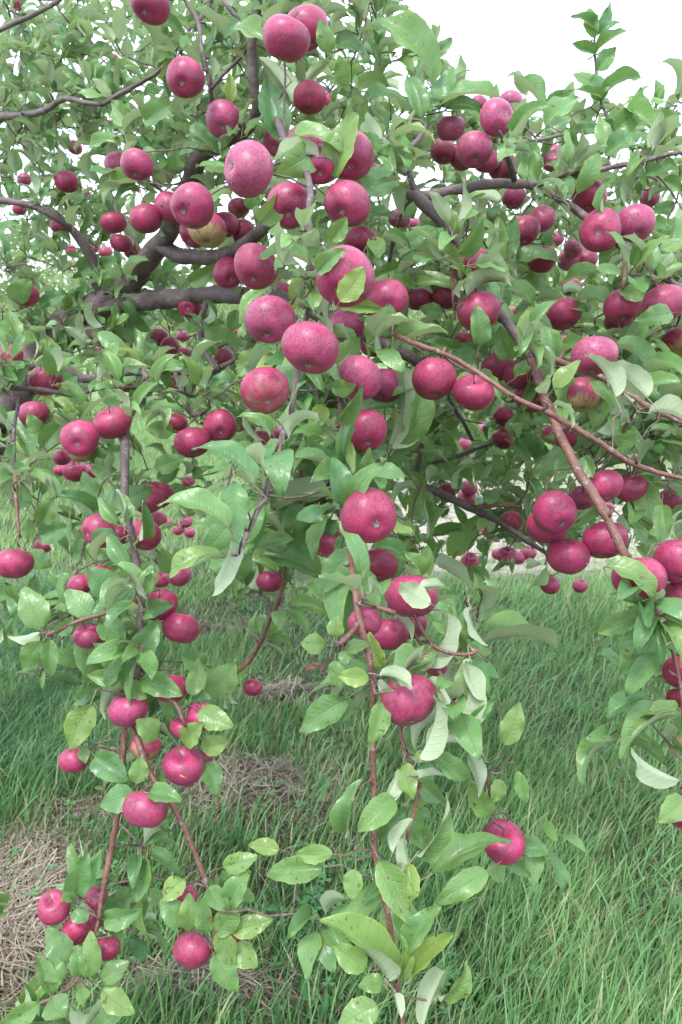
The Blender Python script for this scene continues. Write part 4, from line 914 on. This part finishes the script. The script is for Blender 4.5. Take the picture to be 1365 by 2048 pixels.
for gy in range(21):
    for gx in range(14):
        for layer in range(3):
            D0 = int(DEN[gy][gx])
            m = (D0 / 9) ** 1.3 * (4.7, 4.0, 4.0)[layer]
            if 8 <= gx <= 11 and 7 <= gy <= 10 and layer: m *= .5
            if layer == 2 and (gy > 8 or (gy > 6 and gx < 6)): continue
            if layer == 1 and gy > 10: continue
            if layer == 1 and gy > 7 and gx < 6: m *= .25
            if 5 <= gx <= 8 and 8 <= gy <= 10: m *= 1.6
            if gy > 10: m *= .62
            if 6 <= gx <= 9 and gy >= 11: m *= .4
            if gx < 5 and gy < 5 and layer == 2: m *= 1.9
            if 8 <= gx <= 10 and gy >= 14: m *= .3
            if 5 <= gx <= 10 and 7 <= gy <= 10 and layer: m *= .55
            if 2 <= gx <= 4 and 8 <= gy <= 10: m *= .75
            if gy > 13: m *= .62
            if gx > 8 and gy < 4 and layer == 2: m *= .5
            for _ in range(int(m) + (rng.random() < m % 1)):
                x, y = (gx + rng.random()) * 100, (gy + rng.random()) * 100
                if rng.random() > dens(x, y) / max(D0, 1) * 1.1 or dens(x, y) < .6: continue
                z = zf(x, y) + ((.03, .22), (.25, .7), (.7, 1.6))[layer][0] + rng.random() * (.19, .45, .9)[layer]
                CL.append((x, y, z, layer))
for _ in range(60):                                          # the boughs go on past the picture's sides and top
    x = rng.choice([-1, 1]) * rng.uniform(700, 950) + 682; y = rng.uniform(260, 1000); CL.append((x, y, zf(x, y) + rng.uniform(.1, 1.2), 1))
for _ in range(40): x = rng.uniform(-100, 850); CL.append((x, rng.uniform(-220, 0), zf(x, 20) + rng.uniform(0, 1.0), 1))
for i in range(95):                                          # thin far boughs seen between the near ones, right of centre
    x = rng.uniform(900, 1290) if i % 2 else rng.uniform(840, 1120); CL.append((x, rng.uniform(800, 1130), rng.uniform(2.35, 3.1), 3))
pts = [P(x, y, z) for x, y, z, l in CL]
att = []
for p, (x, y, z, l) in zip(pts, CL):
    n = rosette(p, int(rng.integers(5, 9)), (.084 if z < 2 else .079) * (1 if z < 2.2 else 1.08), (.45 if x < 500 else .6) + .12 * (l > 0))  # deeper layers get a lighter tint, painted brightness against the canopy shade
    if n >= 2: att.append((p, .0021 if l else .0019))
COVER = '''230 592|150 622|120 650|185 628|250 570|180 695|215 672|262 722|292 748|300 795|262 830|262 1060|268 1100|278 1150|281 1210|284 1285|60 742|25 735|200 752|300 742|380 745|70 408|150 468|200 560|40 700|80 690|0 760|25 800
905 480|930 520|955 565|1045 690|1060 712|1090 800|1105 388|1145 410|1200 460|1225 480|1120 350|1190 340|1290 322|470 500|540 455|480 275|445 300|660 640|700 655|740 680|590 610|540 600|860 820|850 900|840 960|900 995|700 1000|692 940|696 1060|668 860|560 880|545 940
1310 1220|1335 1275|1290 1190|1015 300|1065 283|1250 545|1315 565|905 600|904 540|720 1180|800 320|760 300|820 355|30 880|30 970|100 780|240 780|350 782|430 720|405 660|400 800|565 1110|560 1200|860 1300|910 1410|760 470|775 560|600 470|640 480|610 560'''
for ent in COVER.replace('\n', '|').split('|'):
    x, y = map(float, ent.split()); x += rng.normal() * 6; y += rng.normal() * 6
    p = P(x, y, min(s[3] for s in SAMP if (s[0] - x) ** 2 + (s[1] - y) ** 2 < 3000) - .035 if any((s[0] - x) ** 2 + (s[1] - y) ** 2 < 3000 for s in SAMP) else zf(x, y) - .03)
    if rosette(p, 6, .078, .55, force=True): att.append((p, .0019))
print('bulk leaves', len(fol.V), 'hero leaves', leafn)
under(fol.make('foliage', [M_leaf, M_pet]))['kind'] = 'stuff'
# twigs
tw = Tubes(); ND = np.array(NODES); used = np.zeros(len(ND)) ; cur = ND
order = sorted(att, key=lambda a: np.min(((ND - a[0]) ** 2).sum(1)))
ext = [ND]
def connect(p, r0, maxd=.9, grow=True):
    global cur
    d = ((cur - p) ** 2).sum(1); j = int(d.argmin()); L = math.sqrt(d[j])
    if L > maxd or L < .004: return
    q = cur[j]; n = max(2, int(L / .035) + 1)
    path = []
    bend = rng.normal(size=3) * L * .10 + np.array([0, 0, .06 * L])
    for i in range(n + 1):
        t = i / n; path.append(q + (p - q) * t + bend * math.sin(t * math.pi) + (rng.normal(size=3) * .0025 if 0 < i < n else 0))
    for v in path[1:-1]:
        x_, y_, z_ = proj(v)
        if (((DA[:, 0] - x_) ** 2 + (DA[:, 1] - y_) ** 2 < DA[:, 2] ** 2) & (DA[:, 3] > z_) & (DA[:, 2] > 14)).any(): return
    tw.add(path, np.linspace(r0 * (1.0 + min(L * 3, 1.6)), r0, n + 1), 5, .08)
    if grow: cur = np.vstack([cur, np.array(path[1:])])
for p, r in order: connect(p, r)
for p, L in PET: connect(p, .0014, .35, False)
for p, d in STEMS: connect(p, .0017 if d > 30 else .0014, .6, False)
under(link('twigs', tw.mesh('twigs'), M_twig))['kind'] = 'stuff'
# ------------------------------------------------------------------ orchard trees behind
def mini_leaves(c, rad, n, size, seedpts, tintm, yelm=.06):
    """n four-triangle leaves gathered in clumps; returns arrays"""
    k = rng.integers(0, len(seedpts), n); cen = seedpts[k] + rng.normal(size=(n, 3)) * rad
    d = rng.normal(size=(n, 3)) + [0, 0, -.35]; d /= np.linalg.norm(d, axis=1)[:, None]
    u = rng.normal(size=(n, 3)) * .5 + [0, 0, 1]; x = np.cross(d, u); x /= np.linalg.norm(x, axis=1)[:, None] + 1e-9; nn = np.cross(x, d)
    L = size * rng.uniform(.65, 1.25, n)[:, None]; w = L * .27
    b = cen; m = cen + d * L * .5 + nn * L * .13; t = cen + d * L; l = m - x * w + nn * w * .5; r = m + x * w + nn * w * .5
    V = np.stack([b, l, m, r, t], 1).reshape(-1, 3); i = np.arange(n)[:, None] * 5
    T = np.concatenate([i + [0, 2, 1], i + [0, 3, 2], i + [1, 2, 4], i + [2, 3, 4]])
    clump = rng.normal(size=len(seedpts))[k] * .22
    ti = np.clip(rng.normal(tintm, .2, n) + clump, 0, 1); ye = np.clip(rng.normal(yelm, .08, n), 0, 1)
    A = np.repeat(np.stack([ti, ye, 0 * ti], 1), 5, 0); U = np.tile([[.5, 0], [.1, .5], [.5, .5], [.9, .5], [.5, 1]], (n, 1))
    return V, T, A, U
def orchard_tree(label, x, y, h, rad, n, tint, yel, size=.085, clumps=150):
    e = empty('orchard_tree', (x, y, 0)); tag(e, label, 'apple tree', 'apple trees in the rows behind')
    t = Tubes(); tips = []
    def limb(p, d, l, r, dep):
        q = [p]; dd = d.copy()
        for i in range(5): dd = nrm(dd + rng.normal(size=3) * .2 + [0, 0, -.06 * dep]); q.append(q[-1] + dd * l / 5)
        t.add(q, np.linspace(r, r * .5, 6), 7 if dep < 2 else 5, .06)
        tips.extend(q[2:])
        if dep < 3:
            for k in range((5, 4, 3)[dep]):
                a = rng.random() * 6.28; nd = nrm(dd * .5 + [math.cos(a) * .9, math.sin(a) * .9, rng.uniform(-.1, .5)]); limb(q[-1 - (k % 3)], nd, l * rng.uniform(.6, .85), r * .5, dep + 1)
    limb(np.array([0, 0, -.05]), np.array([.05, 0, 1.]), h * .35, .09, 0)
    link('trunk', t.mesh('trunk'), M_bark, e)
    s = []
    while len(s) < clumps:
        q = rng.uniform(-1, 1, 3)
        r_ = np.linalg.norm(q)
        if .35 < r_ < 1 + .12 * math.sin(q[0] * 9 + q[2] * 7): s.append([q[0] * rad, q[1] * rad, h * .55 + q[2] * h * .45])
    s = np.array(s + [p for p in tips if p[2] > h * .2])
    V, T, A, U = mini_leaves(None, rad * .085, n, size, s, tint, yel)
    V[:, 2] = np.maximum(V[:, 2], .03)
    link('crown', tri_mesh('crown', V, T, A, U), M_leafbg, e).color = (0, 0, 0, 1)
for a in [('pale green orchard tree far left behind the thin left limb', -3.6, 7.2, 2.9, 1.35, 9000, .75, .10),
          ('yellowing orchard tree seen under the horizontal limb, left of centre', -1.15, 9.8, 2.3, 1.2, 8000, .7, .28),
          ('low orchard tree behind the central cluster', .55, 9.0, 2.1, 1.15, 7000, .6, .12),
          ('leafy orchard tree right of the centre beyond the pale track', 1.55, 10.6, 2.4, 1.3, 8000, .6, .16),
          ('yellow-green orchard tree at the right edge beyond the track', 4.1, 9.4, 2.25, 1.35, 9000, .6, .30),
          ('orchard tree further back at the left', -3.4, 13.5, 3.0, 1.6, 7000, .6, .1),
          ('orchard tree further back at the right', 3.3, 14.5, 2.7, 1.6, 7000, .6, .2)]: orchard_tree(*a)
# far wood line
s = np.stack([rng.uniform(-70, 70, 900), rng.uniform(40, 60, 900), rng.uniform(0, 1, 900)], 1); s[:, 2] = s[:, 2] ** .7 * (3.2 + 1.2 * np.sin(s[:, 0] * .35) + .8 * np.sin(s[:, 0] * 1.1))
V, T, A, U = mini_leaves(None, .55, 26000, .55, s, .4, .08)
o = link('far_wood', tri_mesh('far_wood', V, T, A, U), M_leafbg); o['kind'] = 'stuff'; o.color = (0, 0, 0, 1)

# ------------------------------------------------------------------ grass
HAY = [(460, 1585, .26, .19), (560, 1400, .18, .09), (350, 1560, .14, .10), (30, 1760, .22, .24), (20, 1920, .20, .2), (420, 1980, .18, .06), (150, 1640, .22, .08), (390, 1260, .22, .07)]
HG = [(*G(a, b)[:2], c, d) for a, b, c, d in HAY]
def hayw(x, y):
    w = np.zeros_like(x)
    for hx, hy, a, b in HG: w = np.maximum(w, np.exp(-(((x - hx) / a) ** 2 + ((y - hy) / b) ** 2) ** 1.5))
    return w
def fnoise(x, y, s, sd=0):
    r = np.random.default_rng(sd); v = 0
    for k in range(7):
        a, b, c = r.normal() * s, r.normal() * s, r.random() * 6.28; v = v + np.sin(a * x + b * y + c)
    return v / 7 * 1.9
def blades(name, mat, x, y, h, w, lean, laz, tint, dry, tipdry, curve=.6, segs=3):
    n = len(x); az = rng.random(n) * 6.28; ts = np.linspace(0, 1, segs + 1)
    b = np.stack([x, y, gz(x, y) - .005], 1); dl = np.stack([np.cos(laz), np.sin(laz), 0 * x], 1)
    wd = np.stack([np.cos(az), np.sin(az), 0 * x], 1)
    V = []; A = []
    p = b.copy(); 
    for i, t in enumerate(ts):
        th = lean * (.35 + curve * t)
        if i: p = p + (dl * np.sin(th)[:, None] + np.array([0, 0, 1.]) * np.cos(th)[:, None]) * (h / segs)[:, None]
        p[:, 2] = np.maximum(p[:, 2], gz(p[:, 0], p[:, 1]) + .004)
        ww = (w * (1 - .9 * t ** 1.6) * .5)[:, None]
        at = np.stack([tint, np.clip(dry + tipdry * (t > .9), 0, 1), 0 * x], 1)
        if i < segs: V += [p - wd * ww, p + wd * ww]; A += [at, at]
        else: V += [p.copy()]; A += [at]
    k = len(V); V = np.stack(V, 1).reshape(-1, 3); A = np.stack(A, 1).reshape(-1, 3); i = np.arange(n)[:, None] * k; T = []
    for s_ in range(segs - 1): a = s_ * 2; T += [i + [a, a + 1, a + 3], i + [a, a + 3, a + 2]]
    a = (segs - 1) * 2; T += [i + [a, a + 1, a + 2]]
    o = link(name, tri_mesh(name, V, np.concatenate(T), A), mat); o['kind'] = 'stuff'; return o
def scatter(n, y0, y1, pw=1.0, margin=.35):
    y = y0 + (y1 - y0) * rng.random(n) ** pw; x = (rng.random(n) * 2 - 1) * (y * .47 + margin); return x, y
# near turf
x, y = scatter(74000, 1.15, 4.6, .9); hw = hayw(x, y); nz = fnoise(x, y, 2.2, 3); n2 = fnoise(x, y, 7, 5)
k = rng.random(len(x)) < np.clip(.72 + .45 * nz + .15 * (x > 0) - 1.1 * hw, .05, 1); x, y, hw, nz, n2 = x[k], y[k], hw[k], nz[k], n2[k]; n = len(x)
blades('grass', M_grass, x, y, (.045 + .085 * rng.random(n) ** 1.5) * np.clip(1 + .8 * nz, .45, 1.9), (.0028 + .0046 * rng.random(n) ** 1.4), .25 + .75 * rng.random(n), rng.normal(.35, 1.2, n),
       np.clip(.45 + .35 * n2 + .3 * fnoise(x, y, 1.1, 77) + rng.normal(size=n) * .22, 0, 1), np.where(rng.random(n) < .10 + .2 * np.clip(fnoise(x, y, 4, 55), 0, 1), .8, np.clip(rng.normal(.05, .08, n), 0, 1)), .35 * (rng.random(n) < .4))
x, y = scatter(15000, 1.15, 4.4, .9); k = (rng.random(15000) < .25 + .75 * (x > .1)) & (hayw(x, y) < .4); x, y = x[k], y[k]; n = len(x)
blades('tall_grass', M_grass, x, y, (.07 + .10 * rng.random(n)), .0036 + .0040 * rng.random(n), .4 + .8 * rng.random(n), rng.normal(.5, .7, n), np.clip(rng.normal(.62, .3, n), 0, 1), np.clip(rng.normal(.04, .1, n), 0, 1), .6 * (rng.random(n) < .5), .9, 5)
# long bluish tufts near the trunk
g = np.array([G(rng.uniform(-60, 330), rng.uniform(1180, 1600))[:2] for _ in range(230)]); 
g = g[[not (q[0] > G(200, 1400)[0] and rng.random() < .75) for q in g]]
c = np.repeat(g, 34, 0) + rng.normal(size=(len(g) * 34, 2)) * .035; n = len(c)
blades('long_grass', M_long, c[:, 0], c[:, 1], .16 + .16 * rng.random(n), .003 + .0026 * rng.random(n), .5 + 1.1 * rng.random(n), rng.normal(-.2, 1.3, n), np.clip(rng.normal(.45, .25, n), 0, 1), np.clip(rng.normal(.03, .06, n), 0, 1), .1 * (rng.random(n) < .3), 1.1, 5)
# farther turf, brightness of the open ground painted into its paler blades
x, y = scatter(120000, 4.2, 15, 1.15, .8); nz = fnoise(x, y, 1.1, 9); st = y + .22 * x + .5 * nz
k = rng.random(len(x)) < np.where((st > 4.9) & (st < 9.2) & (x + .5 * nz > .1), .2, 1.0) * np.clip(.8 + .4 * nz, .2, 1); x, y, nz = x[k], y[k], nz[k]; n = len(x)
blades('far_grass', M_fargrass, x, y, .05 + .06 * rng.random(n), .004 + .0007 * y, .3 + .7 * rng.random(n), rng.normal(.3, 1.4, n), np.clip(.8 + .25 * nz + rng.normal(size=n) * .15, 0, 1), np.clip(rng.normal(.12, .15, n), 0, 1), .2 * (rng.random(n) < .4), .6, 2)
# dry cut grass lying in mats
px_, py_ = [], []
for hx, hy, a, b in HG:
    m = int(5200 * a * b / .066 * .62); px_.append(hx + rng.normal(size=m) * a * .62); py_.append(hy + rng.normal(size=m) * b * .62)
xs_, ys_ = scatter(6000, 1.15, 4.5); hx_, hy_ = np.concatenate(px_ + [xs_]), np.concatenate(py_ + [ys_]); n = len(hx_)
t = np.linspace(-1, 1, 5); az = rng.normal(fnoise(hx_, hy_, 5, 21) * 1.6, .55); L = .035 + .07 * rng.random(n); kz = rng.normal(size=n) * .5
hh = hayw(hx_, hy_); zb = gz(hx_, hy_) + .004 + rng.random(n) * (.012 + .045 * hh); slope = rng.normal(size=n) * .18
V = []; w = .0009 + .0012 * rng.random(n)
for q in t:
    a = az + kz * q; px = hx_ + np.cos(a) * L * q; py = hy_ + np.sin(a) * L * q; pz = np.maximum(zb + slope * L * q - .012 * q * q, gz(px, py) + .002)
    V += [np.stack([px - np.sin(a) * w, py + np.cos(a) * w, pz], 1), np.stack([px + np.sin(a) * w, py - np.cos(a) * w, pz + w * .6], 1)]
V = np.stack(V, 1).reshape(-1, 3); i = np.arange(n)[:, None] * 10; T = []
for s_ in range(4): a = s_ * 2; T += [i + [a, a + 1, a + 3], i + [a, a + 3, a + 2]]
A = np.repeat(np.stack([np.clip(rng.normal(.5, .3, n), 0, 1), np.where(rng.random(n) < .2, .7, 0), 0 * w], 1), 10, 0)
link('dry_grass', tri_mesh('dry_grass', V, np.concatenate(T), A), M_hay)['kind'] = 'stuff'
# broad-leaved weeds between the grass
wv = []; wt = []; wa = []; wu = []; k_ = 0
for i in range(150):
    q = G(rng.uniform(-100, 1450), rng.uniform(1180, 2150)); q[:2] += rng.normal(size=2) * .03; m = int(rng.integers(3, 7)); a0 = rng.random() * 6.28; ti = rng.uniform(.1, .9)
    for j in range(m):
        a = a0 + j * 6.28 / m + rng.normal() * .2; el = rng.uniform(.2, 1.1); d = np.array([math.cos(a) * math.cos(el), math.sin(a) * math.cos(el), math.sin(el)]); x_ = np.array([-math.sin(a), math.cos(a), 0]); n_ = np.cross(x_, d); L = rng.uniform(.035, .08)
        V, T, UV, mi = LOW[1, 1, 0]; wv.append(V @ np.stack([x_ * L * rng.uniform(.22, .45), d * L, n_ * L], 1).T + [q[0] + d[0] * .012, q[1] + d[1] * .012, gz(q[0], q[1]) + .012]); wt.append(T + k_); k_ += len(V); wa.append(np.tile([ti, .05, 0], (len(V), 1)))
link('weeds', tri_mesh('weeds', np.concatenate(wv), np.concatenate(wt), np.concatenate(wa)), M_clover)['kind'] = 'stuff'
# clover
cv = []; ct = []; ca = []; nn_ = 0
spots = [G(rng.normal(630, 70), rng.normal(1830, 80)) for _ in range(90)] + [G(rng.uniform(0, 1365), rng.uniform(1150, 2040)) for _ in range(230)] + [G(rng.normal(1000, 90), rng.normal(2000, 40)) for _ in range(30)] + [G(rng.normal(140, 30), rng.normal(1670, 30)) for _ in range(8)]
for p in spots:
    p = p + np.array([rng.normal() * .01, rng.normal() * .01, 0]); hgt = rng.uniform(.03, .075); s_ = rng.uniform(.007, .014); a0 = rng.random() * 6.28; ti = rng.uniform(.2, 1)
    for k in range(3):
        a = a0 + k * 2.094; c0 = np.array([p[0], p[1], gz(p[0], p[1]) + hgt]); d = np.array([math.cos(a), math.sin(a), .25]); x_ = np.array([-math.sin(a), math.cos(a), 0])
        pr = [c0, c0 + d * s_ * .9 - x_ * s_ * .62 , c0 + d * s_ * 1.5 - x_ * s_ * .45, c0 + d * s_ * 1.35 + [0, 0, -.001], c0 + d * s_ * 1.5 + x_ * s_ * .45, c0 + d * s_ * .9 + x_ * s_ * .62, c0 + d * s_ * .8 + [0, 0, -s_ * .25]]
        cv += pr; ct += [(nn_ + 6, nn_ + j, nn_ + (j + 1) % 6) for j in range(6)]; ca += [(ti, .02 if j else .3, 0) for j in range(7)]; nn_ += 7
    b0 = np.array([p[0] + .01, p[1], gz(p[0], p[1])]); cv += [b0, b0 + [.0015, 0, 0], c0]; ct.append((nn_, nn_ + 1, nn_ + 2)); ca += [(ti, .2, 0)] * 3; nn_ += 3
link('clover', tri_mesh('clover', np.array(cv), np.array(ct), np.array(ca)), M_clover)['kind'] = 'stuff'
# clover blossom at the left, beside the dark windfall debris
gp = G(158, 1660); e = empty('clover_flower', (gp[0], gp[1], gz(gp[0], gp[1]))); tag(e, 'pale pink clover blossom standing in the grass at the lower left', 'flower')
t = Tubes(); t.add([(0, 0, 0), (.004, 0, .03), (.002, 0, .06)], [.001, .001, .001], 5); link('stem', t.mesh('stem'), M_pet, e)
V = []; T = []
for i in range(70):
    d = nrm(rng.normal(size=3) + [0, 0, .4]); x_ = nrm(np.cross(d, [.2, .1, .9])); c0 = np.array([.002, 0, .064]); k = len(V)
    V += [c0 + d * .002 - x_ * .0012, c0 + d * .002 + x_ * .0012, c0 + d * .0095 + [0, 0, .002]]; T.append((k, k + 1, k + 2))
link('petals', tri_mesh('petals', np.array(V), np.array(T)), mat_simple('clover_petal', (.45, .22, .36), (.62, .45, .55), 50, .6), e)
# windfalls
M_rot = mat_simple('rotten_skin', (.10, .022, .014), (.22, .05, .025), 3, .5, .5, .2)
def windfall(px, py, d, lab):
    g_ = G(px, py); o = bpy.data.objects.new('windfall_apple', WM); C.objects.link(o); r = d / 2; q = Vector((rng.normal(), rng.normal(), rng.normal())).normalized().to_track_quat('Z', 'Y')
    o.matrix_world = Matrix.Translation((g_[0], g_[1], gz(g_[0], g_[1]) + r * .8)) @ q.to_matrix().to_4x4() @ Matrix.Diagonal((r, r, r * .8, 1)); tag(o, lab, 'apple', 'rotten windfalls on the ground')
    return o
WM = APM[0].copy(); WM.materials.clear(); WM.materials.append(M_rot)
for a in [(1101, 1748, .028, 'dark red rotting windfall sunk in the grass at the lower right'), (1160, 1712, .02, 'small brown windfall remnant above the red one in the grass at lower right'), (80, 1612, .045, 'larger brown windfall in the dark debris at the lower left'),
          (30, 1572, .04, 'brown windfall at the far left edge of the dark debris'), (125, 1632, .035, 'shrunken brown windfall nearest the clover blossom'), (160, 1606, .03, 'small dark windfall at the right of the debris'),
          (486, 1434, .02, 'tiny brown dried fruit beside the straw heap under the lone dark apple'), (105, 1545, .03, 'small dark windfall highest in the debris patch'), (60, 1665, .035, 'wrinkled dark windfall lowest in the debris patch'), (195, 1560, .022, 'little black-red windfall under the far left hanging apple')]: windfall(*a)
# dead brown leaves fallen beside the straw
M_dead = mat_simple('dead_leaf', (.13, .030, .018), (.24, .07, .035), 40, .6)
def dead(px, py, s_, az, lab):
    V, T, UV, mi = LOW[3, 2, 1]; g_ = G(px, py); o = link('fallen_leaf', DM, None) if False else bpy.data.objects.new('fallen_leaf', DM); C.objects.link(o)
    o.matrix_world = Matrix.Translation((g_[0], g_[1], gz(g_[0], g_[1]) + .05)) @ Matrix.Rotation(az, 4, 'Z') @ Matrix.Rotation(.35, 4, 'X') @ Matrix.Diagonal((s_ * .5, s_, s_, 1)); tag(o, lab, 'leaf', 'dead brown leaves on the ground')
V, T, UV, mi = LOW[1, 0, 0]; DM = tri_mesh('fallen_leaf', V, T, uv=UV); DM.materials.append(M_dead)
dead(610, 1362, .09, -1.4, 'largest dark red dead leaf left beside the straw near the long shoot'); dead(650, 1362, .07, 1.2, 'curled dark red dead leaf nearest the long shoot'); dead(645, 1378, .06, -2.4, 'short dark red dead leaf lowest of the three near the long shoot')
